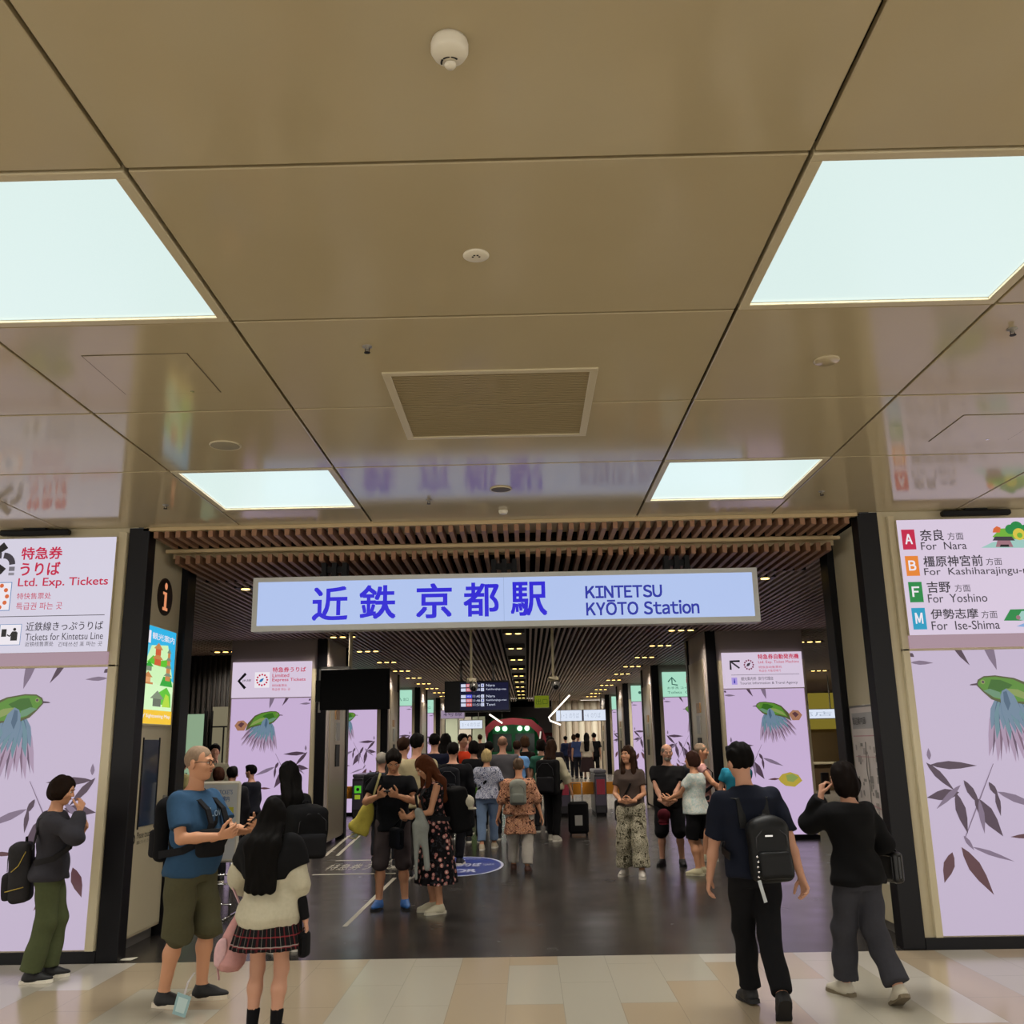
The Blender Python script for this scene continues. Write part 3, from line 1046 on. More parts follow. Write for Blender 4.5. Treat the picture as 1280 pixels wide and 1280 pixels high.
A.rect(at(630, 750, SY).x - .003, gz0 + .055, at(630, 750, SY).x + .001, gz1 - .045, lit('a3b9e4', .8, 'sign_joint'))
A.build('lettering', t)
for xs in ((404, 417, 430), (617, 630, 643), (834, 847, 860)):
    h = MB()
    for x in xs:
        u = at(x, 712, SY).x
        h.box(u - .022, u + .022, SY + .02, SY + .15, gz1, 3.475, M_BLK)
        h.box(u - .03, u + .03, SY + .0, SY + .16, gz1 - .004, gz1 + .03, M_BLK)
    h.box(at(xs[0], 712, SY).x, at(xs[2], 712, SY).x, SY + .06, SY + .11, gz1 + .05, 3.44, M_BLK)
    h.build('hanger', t)

# ------------------------------------------------------------------ left side wall of the passage: information point
FL = Frame((XL, 0, 0), (0, 1, 0))
def L(x, y):
    p = atx(x, y, XL); return p.y, p.z
t = thing('information_sign', 'dark round sign with an orange letter i on the passage wall', 'sign', (XL, 9.17, 3.19))
MB().cyl((XL, 9.17, 3.17), .185, .012, mat('sign_disc_dark', '#1c0f0a', .35), 32, 0).build('disc', t)
A = Art(Frame((XL + .012, 0, 0), (0, 1, 0)), .001)
OI = lit('f09a6c', .85, 'ink_info')
A.disc(9.17, 3.17 + .105, .035, OI, 16)
A.poly([(9.10, 3.17 + .045), (9.20, 3.17 + .045), (9.20, 3.17 - .105), (9.235, 3.17 - .105), (9.235, 3.17 - .135), (9.105, 3.17 - .135), (9.105, 3.17 - .105), (9.14, 3.17 - .105), (9.14, 3.17 + .018), (9.10, 3.17 + .018)], OI)
A.build('lettering', t)

y0, y1, z0, z1 = 8.70, 9.50, 1.945, 2.85
t = thing('information_screen', 'bright tall screen with a green tourist map on the passage wall', 'screen', (XL, (y0 + y1) / 2, z0))
MB().bev(XL, XL + .02, y0 - .02, y1 + .02, z0 - .02, z1 + .02, M_CREAM, .004).build('bezel', t)
FP = Frame((XL + .02, y0, z0), (0, 1, 0))
A = Art(FP, .001)
w_, h_ = y1 - y0, z1 - z0
A.rect(0, 0, w_, h_, lit('d4f4c0', 1.0, 'screen_pale_green'))
A.rect(0, .78 * h_, w_, h_, lit('2fb4e6', 1.0, 'screen_sky'))
A.poly([(w_ * .80, .5 * h_), (w_, .45 * h_), (w_, .86 * h_), (w_ * .62, .86 * h_)], lit('2fb4e6', 1.0))
A.poly([(0, .66 * h_), (w_ * .3, .7 * h_), (w_ * .3, .8 * h_), (0, .8 * h_)], lit('5cc4e0', 1.0))
A.poly([(.24 * w_, .80 * h_), (.75 * w_, .84 * h_), (.95 * w_, .5 * h_), (.5 * w_, .4 * h_), (.1 * w_, .5 * h_), (.1 * w_, .64 * h_)], lit('cdf2b8', 1.0))
A.rect(.02 * w_, .82 * h_, .2 * w_, .95 * h_, T_WHT)
A.text('観光案内', .24 * w_, .87 * h_, .95 * w_, .94 * h_, T_WHT, .01)
G1, G2, BR, GY = lit('5fc432', .95), lit('2fa838', .95), lit('d08a50', .9), lit('8b9a80', .8)
def tower(u, v, s, roof, wall, tiers):
    for k in range(tiers):
        f = 1 - k * .16
        A.rect(u - .05 * s * f, v + k * .06 * s, u + .05 * s * f, v + k * .06 * s + .04 * s, wall)
        A.poly([(u - .085 * s * f, v + k * .06 * s + .036 * s), (u + .085 * s * f, v + k * .06 * s + .036 * s), (u, v + k * .06 * s + .075 * s)], roof)
A.poly([(.12 * w_, .62 * h_), (.5 * w_, .6 * h_), (.9 * w_, .6 * h_), (.8 * w_, .69 * h_), (.55 * w_, .66 * h_), (.3 * w_, .7 * h_)], G1)
tower(.45 * w_, .605 * h_, 1.6, BR, lit('d8603c', .9), 2)
A.poly([(.56 * w_, .40 * h_), (.98 * w_, .40 * h_), (.9 * w_, .5 * h_), (.66 * w_, .5 * h_)], G2)
tower(.8 * w_, .46 * h_, 1.25, GY, BR, 4)
tower(.2 * w_, .535 * h_, 1.2, G2, GY, 1)
A.rect(.02 * w_, .40 * h_, .34 * w_, .42 * h_, BR); tower(.18 * w_, .42 * h_, 1.3, BR, lit('e8a870', .9), 1)
A.poly([(.42 * w_, .22 * h_), (.95 * w_, .18 * h_), (.92 * w_, .32 * h_), (.78 * w_, .39 * h_), (.55 * w_, .33 * h_)], G1)
A.poly([(.66 * w_, .18 * h_), (.92 * w_, .18 * h_), (.86 * w_, .3 * h_), (.76 * w_, .32 * h_)], lit('b4dc3a', .95))
tower(.5 * w_, .18 * h_, 2.0, GY, lit('707868', .8), 1)
A.rect(0, 0, w_, .14 * h_, lit('f2c22a', 1.0, 'screen_yellow'))
A.text('Sightseeing Map', .2 * w_, .055 * h_, .95 * w_, .10 * h_, T_WHT, .012)
A.poly([(.05 * w_, .05 * h_), (.1 * w_, .03 * h_), (.17 * w_, .11 * h_)], T_WHT)
A.build('display', t)

t = thing('kiosk_door', 'cream door with narrow dark window under the bright map screen', 'door', (XL, 9.1, 0.12))
MB().bev(XL, XL + .008, 8.62, 9.585, 0.12, 1.89, M_CREAM, .002).build('leaf', t)
MB().box(XL + .002, XL + .0125, 8.90, 9.27, 1.03, 1.80, mat('dark_glass', '#2b3a52', .08, spec=.8)).build('glass', t)
fr = MB()
for a in ((8.88, 8.90, 1.01, 1.82), (9.27, 9.29, 1.01, 1.82)):
    fr.box(XL, XL + .016, a[0], a[1], a[2], a[3], M_BLACK)
fr.build('window_frame', t)
q = MB().bev(XL + .008, XL + .03, 9.46, 9.52, 1.16, 1.28, M_GREY, .004)
q.build('handle', t)
A = Art(Frame((XL + .008, 0, 0), (0, 1, 0)), .001)
INKD = mat('print_dark', '#2b2a2a', .6)
A.text('Please touch the screen', 8.90, .93, 9.5, .985, INKD, .004)
A.text('画面にタッチしてください', 8.90, .88, 9.3, .91, INKD)
A.ring(8.82, .93, .035, .018, INKD, 16)
A.build('lettering', t)

# ------------------------------------------------------------------ right side wall of the passage: area map
t = thing('map_poster', 'pale framed area map poster on the right passage wall', 'poster', (XR, 9.2, .78))
MB().bev(XR - .012, XR, 8.80, 9.56, .74, 2.0, M_GREY, .003).build('frame', t)
A = Art(Frame((XR - .012, 9.54, .76), (0, -1, 0)), .001)
w_, h_ = .72, 1.22
A.rect(0, 0, w_, h_, mat('map_paper', '#c8bfbc', .5))
MG_, MP_, MR_ = mat('map_grey', '#86827f', .6), mat('map_pink', '#b5838b', .6), mat('map_red', '#a8332f', .6)
A.rect(.04, h_ - .2, w_ - .04, h_ - .05, mat('map_band', '#a2a0a2', .6))
A.rect(.03, h_ - .27, w_ - .03, h_ - .262, MP_)
random.seed(4)
for k in range(46):
    u, v = random.uniform(.05, w_ - .12), random.uniform(.08, h_ - .36)
    a, b = random.uniform(.02, .09), random.uniform(.02, .07)
    A.rect(u, v, u + a, v + b, random.choice([MG_, mat('map_light', '#c4bcb8', .6), mat('map_mid', '#9d9694', .6)]))
A.line([(.36, .1), (.36, .5), (.33, .62), (.36, .9)], .012, INKD)
A.line([(.40, .45), (.40, .78)], .02, MG_)
A.line([(.05, .32), (.3, .34), (.66, .3)], .008, MP_)
A.rect(.42, .17, .47, .25, MR_); A.rect(.06, .76, .62, .765, MP_)
A.text('周辺案内図', .06, h_ - .16, .42, h_ - .09, INKD)
A.build('map_print', t)
t = thing('notice_sheet', 'small white notice sheet under the area map poster', 'notice', (XR, 9.2, .5))
MB().box(XR - .003, XR, 8.95, 9.3, .42, .66, mat('paper_white', '#c6bfb2', .6)).build('sheet', t)
A = Art(Frame((XR - .003, 9.3, .42), (0, -1, 0)), .001)
for k in range(6):
    A.rect(.03, .04 + k * .03, .2 + .1 * ((k * 7) % 3) / 2, .05 + k * .03, MG_)
A.build('lines', t)

# ------------------------------------------------------------------ hall: lit piers left and right
S_GRN = lit('b4ecd2', 0.85, 'sign_film_green')
T_DGRN = lit('3f7a6a', 0.6, 'ink_dark_green')
M_DOVE = mat('dove_grey_panel', '#a39893', 0.5)
ORD = ['first', 'second', 'third', 'fourth']


def pier(side, k, Y, first):
    s = 1 if side == 'right' else -1

    def X(d):            # distance from the passage axis
        return CX + s * d

    def bx(mb, d0, d1, y0, y1, z0, z1, mt):
        a, b = sorted((X(d0), X(d1)))
        mb.box(a, b, y0, y1, z0, z1, mt)
    d0, d1 = 3.76, 5.17
    pre = '%s lit pier on the %s of the hall' % (ORD[k], side)
    t = thing('lit_pier', pre + ', bird print and black corner columns', 'pillar', (X(4.4), Y, 0), 'lit piers along the hall')
    mb = MB(); bx(mb, 3.42, 5.22, Y + .02, Y + 1.8, .07, 3.64, M_DOVE); mb.build('core', t)
    mb = MB(); bx(mb, 3.5, 5.22, Y + .0, Y + .1, 0, .08, M_BLACK); mb.build('plinth', t)
    mb = MB(); bx(mb, 3.45, 3.63, Y - .02, Y + .17, 0, 3.64, M_BLACK); mb.build('corner_column', t)
    mb = MB(); bx(mb, 3.38, 3.55, Y + 1.66, Y + 1.86, 0, 3.64, M_BLACK); mb.build('corner_column', t)
    mb = MB(); bx(mb, 3.40, 3.43, Y + .17, Y + 1.66, .1, 3.15, M_STEEL); mb.build('side_panel', t)
    mb = MB(); bx(mb, 3.63, 3.72, Y - .005, Y + .02, .07, 3.1, M_CREAM); bx(mb, 5.18, 5.22, Y - .005, Y + .02, .07, 3.1, M_CREAM); mb.build('frame', t)
    if s > 0 or k < 2:
        q = MB()
        bx(q, 3.385, 3.41, Y + .7, Y + 1.05, 1.35, 1.75, M_BLK); bx(q, 3.38, 3.41, Y + .65, Y + 1.0, 1.82, 2.15, M_GREY); bx(q, 3.38, 3.41, Y + .6, Y + .95, 2.2, 2.38, mat('brass_box', '#8a6a45', .4))
        q.build('service_boxes', t)
    z0, z1 = (2.60, 3.235) if k == 0 else ((2.82, 3.45) if k == 1 else (3.03, 3.55))
    a, b = sorted((X(3.73), X(d1)))
    mb = MB(); mb.box(a, b, Y - .0, Y + .02, .085, z0 - .02, P_BG2); mb.build('panel', t)
    mural(Frame((a, Y, .085), (1, 0, 0)), b - a, z0 - .105, s < 0, 'bird_and_bamboo_print', t)
    sg = MB(); sg.box(a, b, Y - .03, Y + .02, z0, z1, S_BG2 if k == 0 else S_GRN)
    so = sg.build('sign_panel', t)
    A = Art(Frame((a, Y - .03, z0), (1, 0, 0)), .002)
    w, h = b - a, z1 - z0
    if k == 0 and s > 0:
        A.line([(.10 * w, .52 * h), (.10 * w, .76 * h), (.22 * w, .76 * h)], .035, T_BLK); A.line([(.10 * w, .76 * h), (.21 * w, .56 * h)], .03, T_DK)
        for q in range(12): A.disc(.33 * w + .08 * math.cos(q * PI / 6), .65 * h + .08 * math.sin(q * PI / 6), .016, lit('a04a6a', .6, 'ink_plum'), 8)
        A.leaf(.30 * w, .61 * h, .7, .1, .05, T_DK)
        A.text('特急券自動発売機', .45 * w, .80 * h, .96 * w, .94 * h, T_RED, .02)
        A.text('Ltd. Exp. Ticket Machine', .45 * w, .66 * h, .96 * w, .76 * h, T_RED)
        A.text('特快自动售票机', .45 * w, .54 * h, .74 * w, .61 * h, T_RED); A.text('특급권 자동판매기', .45 * w, .44 * h, .72 * w, .51 * h, T_RED)
        A.rect(.1 * w, .365 * h, .95 * w, .375 * h, T_DK)
        A.rect(.1 * w, .1 * h, .17 * w, .3 * h, lit('b9a4f0', .8, 'ink_lilac')); A.text('i', .127 * w, .14 * h, .143 * w, .26 * h, INK2, .02)
        A.text('観光案内所  旅行代理店', .22 * w, .21 * h, .62 * w, .31 * h, T_DK); A.text('Tourist Information & Travel Agency', .2 * w, .08 * h, .92 * w, .17 * h, T_DK)
    elif k == 0:
        A.line([(.17 * w, .68 * h), (.085 * w, .47 * h), (.17 * w, .26 * h)], .05, T_BLK)
        A.text('JR線', .13 * w, .44 * h, .24 * w, .52 * h, T_DK)
        u0 = .38 * w
        A.rect(u0 - .135, .27 * h, u0 + .135, .71 * h, T_WHT)
        for q in range(12): A.disc(u0 + .095 * math.cos(q * PI / 6), .49 * h + .095 * math.sin(q * PI / 6), .018, T_RED, 8)
        A.leaf(u0 - .05, .43 * h, .7, .11, .05, T_BLU)
        A.text('特急券うりば', .51 * w, .70 * h, .93 * w, .84 * h, T_RED, .015)
        A.text('Limited', .51 * w, .56 * h, .72 * w, .66 * h, T_RED, .01); A.text('Express Tickets', .51 * w, .42 * h, .93 * w, .53 * h, T_RED, .01)
        A.text('特快售票处', .51 * w, .29 * h, .7 * w, .36 * h, T_RED); A.text('특급권 파는 곳', .51 * w, .18 * h, .74 * w, .25 * h, T_RED)
    elif k == 1 and s > 0:
        A.line([(.1 * w, .6 * h), (.17 * w, .78 * h), (.24 * w, .6 * h)], .03, T_DGRN); A.line([(.17 * w, .76 * h), (.17 * w, .5 * h), (.27 * w, .46 * h)], .03, T_DGRN)
        for u, c in ((.44, T_RED), (.52, T_BLU), (.72, T_BLU), (.86, T_BLU)):
            A.disc(u * w, .77 * h, .02, c, 8); A.rect(u * w - .02, .55 * h, u * w + .02, .72 * h, c)
        A.text('お手洗 コインロッカー', .08 * w, .3 * h, .8 * w, .4 * h, T_DGRN); A.text('Toilets  Coin Lockers', .08 * w, .12 * h, .9 * w, .22 * h, T_DGRN)
    else:
        A.rect(.5 * w, 0, .505 * w, h, T_DGRN)
        A.disc(.2 * w, .55 * h, .05, T_DGRN, 10); A.disc(.32 * w, .55 * h, .03, T_BLU, 10)
        A.line([(.64 * w, .3 * h), (.7 * w, .62 * h), (.76 * w, .3 * h)], .02, T_DGRN)
        A.text('出口', .8 * w, .3 * h, .92 * w, .5 * h, T_DGRN)
    A.build('lettering', so)


for side in ('left', 'right'):
    for k, Y in enumerate((17.3, 25.0, 32.6, 40.2)):
        pier(side, k, Y, k == 0)

# ------------------------------------------------------------------ downlight clusters in the slats
M_LAMP = lit('ffd070', 4.5, 'warm_lamp')
M_LAMPH = mat('downlight_case', '#241c14', .5)


def downlight(X, Y, n, label, grp, e=1.0):
    t = thing('downlight', label, 'light', (X, Y, HZ), grp)
    w = .085 * n
    MB().bev(X - w - .03, X + w + .03, Y - .09, Y + .09, HZ - .006, HZ + .08, M_LAMPH, .004).build('case', t)
    for i in range(n):
        x = X + (i - (n - 1) / 2) * .17
        q = MB(); q.lathe((x, Y, HZ - .006), [(.052, 0), (.052, -.008), (.042, -.010), (0.0, -.011)], M_LAMP, 14)
        q.build('lens', t, True)
    la = D.lights.new('downlight_lamp', 'SPOT')
    la.energy = DOWN_W * e * n / 3
    la.color = (1.0, .90, .78)
    la.spot_size = math.radians(150)
    la.spot_blend = .8
    la.shadow_soft_size = .15
    lo = D.objects.new('downlight_lamp', la)
    COL.objects.link(lo)
    lo.parent = t
    lo.location = (0, 0, -.03)


NTH = ['first', 'second', 'third', 'fourth', 'fifth', 'sixth', 'seventh', 'eighth', 'ninth', 'tenth', 'eleventh', 'twelfth']
for k in range(12):
    Y = 11.51 + 2.72 * k
    for X, n, w in ((-3.28, 3, 'left row of triple'), (CX - .04, 2, 'middle row of twin'), (2.80, 3, 'right row of triple')):
        downlight(X, Y, n, '%s from the entrance in the %s warm downlights' % (NTH[k], w), 'downlights in the hall slats', 1.4 if k < 2 else 1.0)
for X, Y, n, lab in ((-6.1, 19.2, 3, 'warm triple downlight beside the dark ribbed wall'), (5.84, 19.5, 3, 'warm triple downlight right of the first right pier'),
                     (8.6, 28.1, 3, 'second warm triple downlight right of the right piers'), (9.6, 36, 3, 'farthest warm triple downlight right of the right piers')):
    downlight(X, Y, n, lab, 'downlights outside the rows', 1.5)

# ------------------------------------------------------------------ things hung in the hall
t = thing('hanging_monitor', 'large blank black monitor hung from the ceiling left of the hall', 'monitor', (-2.51, 14, 2.23))
MB().bev(-3.02, -2.0, 13.98, 14.05, 2.225, 2.815, mat('dark_screen', '#040405', .5, spec=.08), .01).build('screen', t)
q = MB(); q.tube([(-2.605, 14.1, 2.6), (-2.605, 14.1, HZ)], .03, M_CREAM, 10); q.cyl((-2.605, 14.1, HZ - .03), .07, .03, M_CREAM, 14)
q.build('pole', t, True)
q = MB()
q.box(-3.06, -2.6, 14.06, 14.1, 2.83, 2.86, M_GREY); q.box(-3.06, -3.03, 14.06, 14.5, 2.83, 2.86, M_GREY); q.box(-3.06, -3.03, 14.06, 14.1, 2.2, 2.86, M_GREY)
q.box(-3.06, -2.6, 14.46, 14.5, 2.83, 2.86, M_GREY); q.box(-3.09, -3.02, 14.0, 14.12, 2.35, 2.66, M_BLK)
q.build('bracket', t)

for x, lab in ((-0.745, 'slim hanging pole with sensor head, left of the middle downlights'), (0.373, 'slim hanging pole with sensor head, right of the middle downlights')):
    t = thing('sensor_pole', lab, 'sensor', (x, 13, 2.45))
    MB().tube([(x, 13, 2.56), (x, 13, HZ)], .02, M_CREAM, 10).build('pole', t, True)
    q = MB(); q.bev(x - .07, x + .07, 12.94, 13.06, 2.52, 2.58, M_CREAM, .01); q.ball((x + .03, 13, 2.47), (.06, .06, .075), M_GREY)
    q.ball((x + .03, 12.96, 2.44), (.035, .035, .035), M_BLK)
    q.build('sensor_head', t, True)

t = thing('departure_board', 'black hanging departure board with blue and red rows', 'board', (-1.13, 22, 2.43))
MB().bev(-1.88, -.38, 22, 22.18, 2.425, 3.13, mat('board_case', '#101013', .35), .01).build('case', t)
q = MB()
for x in (-1.5, -.75): q.tube([(x, 22.1, 3.1), (x, 22.1, HZ)], .025, M_GREY, 8)
q.build('hanger', t, True)
A = Art(Frame((-1.52, 22, 2.465), (1, 0, 0)), .002)
w_, h_ = 1.11, .62
A.rect(0, 0, w_, h_, lit('0a1240', .5, 'board_navy'))
BW, BP, BB = lit('d6dcf4', .9), lit('e07a80', .9), lit('4a4ae0', .9)
for r_, (c1, c2) in enumerate(((BP, 'Nara'), (BP, 'Kashiharajingu-mae'), (None, ''), (BB, 'Nara'), (BP, 'Kashiharajingu-mae'), (lit('e05a50', .9), 'Tenri'))):
    if not c1: continue
    v = h_ - .10 - r_ * .095 - (.02 if r_ > 2 else 0) + (.06 if r_ > 2 else 0)
    A.rect(.02, v, .13, v + .07, BW); A.rect(.14, v, .27, v + .075, c1)
    A.text(('急行', '急行', '', '特急', '急行', '普通')[r_], .155, v + .015, .255, v + .06, BW)
    A.text(('11:36', '11:38', '', '11:40', '11:46', '11:51')[r_], .29, v + .01, .46, v + .065, BW); A.rect(.48, v, .55, v + .075, BW)
    A.text(str(1 + r_ % 4), .505, v + .015, .53, v + .06, INK2)
    A.text(c2, .60, v + .01, .60 + (.2 if len(c2) < 6 else .46), v + .065, BW)
A.rect(.565, 0, .575, h_, T_BLK)
A.build('display', t)

# ------------------------------------------------------------------ ticket gates across the hall
M_GATE = mat('gate_case', '#2c2b2f', .35)
M_GATET = mat('gate_top', '#55535a', .3)
M_FLAP = mat('gate_flap_orange', '#c8811e', .45)
GY_ = 23.3
gx = [-4.06, -3.12, -2.2, -1.3, -.4, .86, 1.72, 2.6]
gn = ['leftmost ticket gate with a green lit mark', 'second ticket gate from the left behind the crowd', 'third ticket gate from the left behind the crowd', 'fourth ticket gate from the left behind the crowd',
      'ticket gate behind the middle of the crowd', 'ticket gate by the black suitcase at the crowd edge', 'ticket gate with a red panel near right wall', 'rightmost ticket gate before the second right pier']
for i, x in enumerate(gx):
    t = thing('ticket_gate', gn[i], 'ticket gate', (x, GY_ + .8, 0), 'ticket gates across the hall')
    MB().bev(x - .14, x + .14, GY_, GY_ + 1.7, .06, .98, M_GATE, .03).build('body', t)
    MB().box(x - .12, x + .12, GY_ + .03, GY_ + 1.66, 0, .06, M_BLK).build('base', t)
    MB().bev(x - .15, x + .15, GY_ + .1, GY_ + 1.6, .98, 1.06, M_GATET, .02).build('top', t)
    q = MB().bev(x - .13, x + .13, GY_ - .008, GY_ + .004, .25, .9, lit('56c030', .5, 'gate_mark_off') if i == 99 else mat('gate_front', '#46414f', .3), .003)
    fo = q.build('front_panel', t)
    A = Art(Frame((x - .13, GY_ - .008, .25), (1, 0, 0)), .002)
    if i < 4:
        A.rect(.05, .38, .21, .55, lit('62d83a', .6, 'gate_green')); A.disc(.13, .465, .04, T_BLK, 10); A.rect(.06, .24, .19, .34, lit('b8d038', .5, 'gate_lime'))
    else:
        A.rect(.03, .25, .23, .6, lit('a02a3a', .28, 'gate_red'))
    A.build('signal', fo)
for i, (a, b) in enumerate(((gx[5] + .15, gx[6] - .15), (gx[6] + .15, gx[7] - .15), (gx[0] - .95, gx[0] - .15), (gx[0] + .15, gx[1] - .15))):
    t = thing('gate_flap', ('orange gate flap left of the red-panel gate', 'orange gate flap behind the brown-shirted woman', 'orange gate flap left of the leftmost ticket gate', 'orange gate flap right of the leftmost ticket gate')[i], 'gate flap', ((a + b) / 2, GY_ + .5, .49), 'orange flaps of the ticket gates')
    m_ = (a + b) / 2
    MB().bev(a - .014, m_ - .01, GY_ + .5, GY_ + .53, .48, .77, M_FLAP, .01).build('flap', t)
    MB().bev(m_ + .01, b + .014, GY_ + .5, GY_ + .53, .48, .77, M_FLAP, .01).build('flap', t)

# ------------------------------------------------------------------ left: ribbed wall, lit doorway, A-board
M_RIB = mat('dark_rib', '#26221f', .5)
rb = MB().box(-14, -5.42, 20.0, 20.2, 0, HZ, mat('dark_rib_back', '#141210', .6))
x = -9.5
while x < -5.45:
    rb.box(x - .022, x + .022, 19.93, 20.0, 0, HZ, M_RIB); x += .11
rb.build('wall_ribbed', kind='structure')
t = thing('lit_glass_door', 'pale green lit glass door in the dark ribbed wall', 'door', (-6.87, 19.9, 0))
MB().box(-7.08, -6.68, 19.88, 19.92, 0, 2.42, lit('a9c8a4', .62, 'lit_glass_green')).build('glass', t)
q = MB()
for a in (-7.13, -6.68, -6.55): q.box(a, a + .05, 19.86, 19.93, 0, 2.48, M_BLK)
q.build('frame', t)
MB().box(-7.0, -6.97, 19.84, 19.88, .95, 1.25, M_CHROME).build('handle', t)
t = thing('wall_notice', 'two cream notice panels on the dark ribbed wall', 'notice', (-6.34, 19.9, 1.0))
MB().box(-6.52, -6.18, 19.88, 19.92, 1.0, 2.56, lit('a99f80', .45, 'notice_film')).build('panel', t)
q = MB(); q.box(-6.54, -6.16, 19.86, 19.93, 2.14, 2.17, M_BLK); q.box(-6.28, -6.25, 19.86, 19.93, 0, 2.15, M_BLK); q.build('frame', t)

t = thing('information_stand', 'white-framed sign stand with a printed poster on chrome legs', 'sign stand', (-3.25, 10.4, 0))
bx0, bx1, bz0, bz1 = -3.52, -3.06, .55, 1.37
MB().bev(bx0, bx1, 10.39, 10.43, bz0, bz1, mat('stand_frame', '#cfcabc', .35), .02).build('frame', t)
A = Art(Frame((bx0 + .035, 10.39, bz0 + .035), (1, 0, 0)), .002)
w_, h_ = bx1 - bx0 - .07, bz1 - bz0 - .07
A.rect(0, 0, w_, h_, mat('poster_white', '#c4c6c8', .5))
PB = mat('poster_blue', '#4a6a9c', .5)
A.text('EXPRESS TICKETS', .05, h_ - .1, w_ - .05, h_ - .055, PB, .01); A.text('特急券のご案内', .05, h_ - .17, w_ - .08, h_ - .12, PB, .02)
A.rect(.03, h_ - .34, w_ - .03, h_ - .23, mat('poster_yellow', '#c8c23c', .5))
random.seed(3)
for k in range(14):
    u, v = random.uniform(.03, w_ - .12), random.uniform(.03, h_ - .4)
    A.rect(u, v, u + random.uniform(.04, .09), v + .018, random.choice([mat('poster_pink', '#c79a90', .5), mat('poster_lightblue', '#8fb0c8', .5), mat('poster_grey', '#9a9c9e', .5)]))
A.build('poster', t)
q = MB()
for x in (-3.44, -3.14):
    q.tube([(x, 10.44, .9), (x, 10.47, .02)], .011, M_CHROME, 8)
for z in (.13, .33, .42): q.tube([(-3.46, 10.46, z), (-3.12, 10.46, z)], .009, M_CHROME, 8)
for x in (-3.44, -3.14): q.tube([(x, 10.25, .012), (x, 10.7, .012)], .012, M_CHROME, 8)
q.build('legs', t, True)

# floor prints in the hall
M_PAINT = mat('floor_paint', '#9c9686', .4)
def floor_line(A, p, q, w, mt):
    A.line([p, q], w, mt)
FF = Frame((0, 0, 0), (1, 0, 0), (0, 1, 0))
A = Art(FF, .0015)
A.line([(-1.82, 9.85), (-1.80, 13.3)], .05, M_PAINT)
o = A.solo('floor_stripe', 'pale diagonal guide stripe on the dark floor by the blue shoes', 'floor marking')
A = Art(FF, .0015)
for v in (13.7, 15.3): A.rect(-3.0, v, -1.85, v + .09, M_PAINT)
A.text('特急券うりば', -2.95, 14.2, -1.95, 14.9, M_PAINT)
for x in (-3.1, -3.3): A.line([(x, 16.0), (x - .25, 19.5)], .06, M_PAINT)
o = A.solo('floor_lettering', 'pale worn lettering box on the dark floor, left', 'floor marking')
A = Art(FF, .0015)
BLU = mat('floor_print_blue', '#26347c', .35); WH = mat('floor_print_white', '#a9aec6', .4)
A.disc(-1.0, 14.45, .62, WH, 40, 1.12); A.disc(-1.0, 14.45, .585, BLU, 40, 1.06)
A.text('京都駅のりば', -1.45, 14.35, -.72, 14.75, WH, .02); A.text('FOR', -1.15, 13.72, -.75, 14.05, WH, .02)
A.text('NARA', -.68, 14.45, -.52, 14.65, WH); A.line([(-1.25, 15.2), (-1.22, 14.95)], .03, WH); A.line([(-1.0, 15.25), (-1.0, 15.0)], .03, WH); A.line([(-1.0, 15.25), (-.75, 15.25)], .03, WH)
o = A.solo('floor_oval_print', 'blue oval floor print with white lettering on the dark floor', 'floor marking')

t = thing('paper_scrap', 'small scrap of white paper on the dark floor by the left column', 'paper', (-3.38, 8.5, 0))
p = flr(158, 1200)
q = MB(); q.add([(p.x - .07, p.y - .02, .004), (p.x + .05, p.y - .03, .003), (p.x + .08, p.y + .05, .012), (p.x - .03, p.y + .05, .005)], [(0, 1, 2, 3)], M_WHITE)
q.add([(p.x - .07, p.y - .02, .001), (p.x + .05, p.y - .03, .001), (p.x + .08, p.y + .05, .009), (p.x - .03, p.y + .05, .002)], [(3, 2, 1, 0)], M_WHITE)
q.build('sheet', t)

# ------------------------------------------------------------------ far end of the hall: the floor climbs a little beyond the gates
MB().add([(-14, 26, 0), (14, 26, 0), (14, 33, .42), (-14, 33, .42), (14, 62, .42), (-14, 62, .42), (-14, 62, -.05), (14, 62, -.05), (14, 26, -.05), (-14, 26, -.05)],
         [(0, 1, 2, 3), (3, 2, 4, 5), (5, 4, 7, 6), (9, 8, 1, 0), (1, 8, 7, 4, 2), (0, 3, 5, 6, 9), (6, 7, 8, 9)], mat('far_floor_stone', '#7d786e', .22, spec=.4)).build('floor_far', kind='structure')

M_PALE = mat('pale_fluted_panel', '#cfc6b2', .6)
for X, Y, lab in ((-4.2, 43.6, 'added light strip brightening the pale panels, far left'), (3.6, 43.4, 'added light strip brightening the fluted wall, far right'), (5.5, 31.5, 'added light strip brightening the yellow shop'), (-.7, 48.6, 'added light strip brightening the train, high in front')):  # strips added only to brighten the far panels, fluted wall, shop and train
    HZ_ = 3.995 if Y > 45 else HZ
    t = thing('added_strip_light', lab, 'light', (X, Y, HZ_), 'light strips added to brighten the far end')
    MB().bev(X - 1.2, X + 1.2, Y - .08, Y + .08, HZ_ - .07, HZ_, M_WHITE, .005).build('case', t)
    MB().box(X - 1.15, X + 1.15, Y - .06, Y + .06, HZ_ - .075, HZ_ - .07, lit('fff6e8', 2.0, 'added_strip_diffuser')).build('diffuser', t)
    la = D.lights.new('added_strip_lamp', 'AREA'); la.shape = 'RECTANGLE'; la.size, la.size_y = 2.3, .12; la.energy = 90 if Y > 45 else 210; la.color = (1, .97, .92)
    lo = D.objects.new('added_strip_lamp', la); COL.objects.link(lo); lo.parent = t; lo.location = (0, 0, -.08)
MB().box(-14, 14, 61.8, 62, 0, 4.2, mat('far_wall_paint', '#8f877a', .7)).build('wall_far', kind='structure')
fw = MB()
x = 1.35
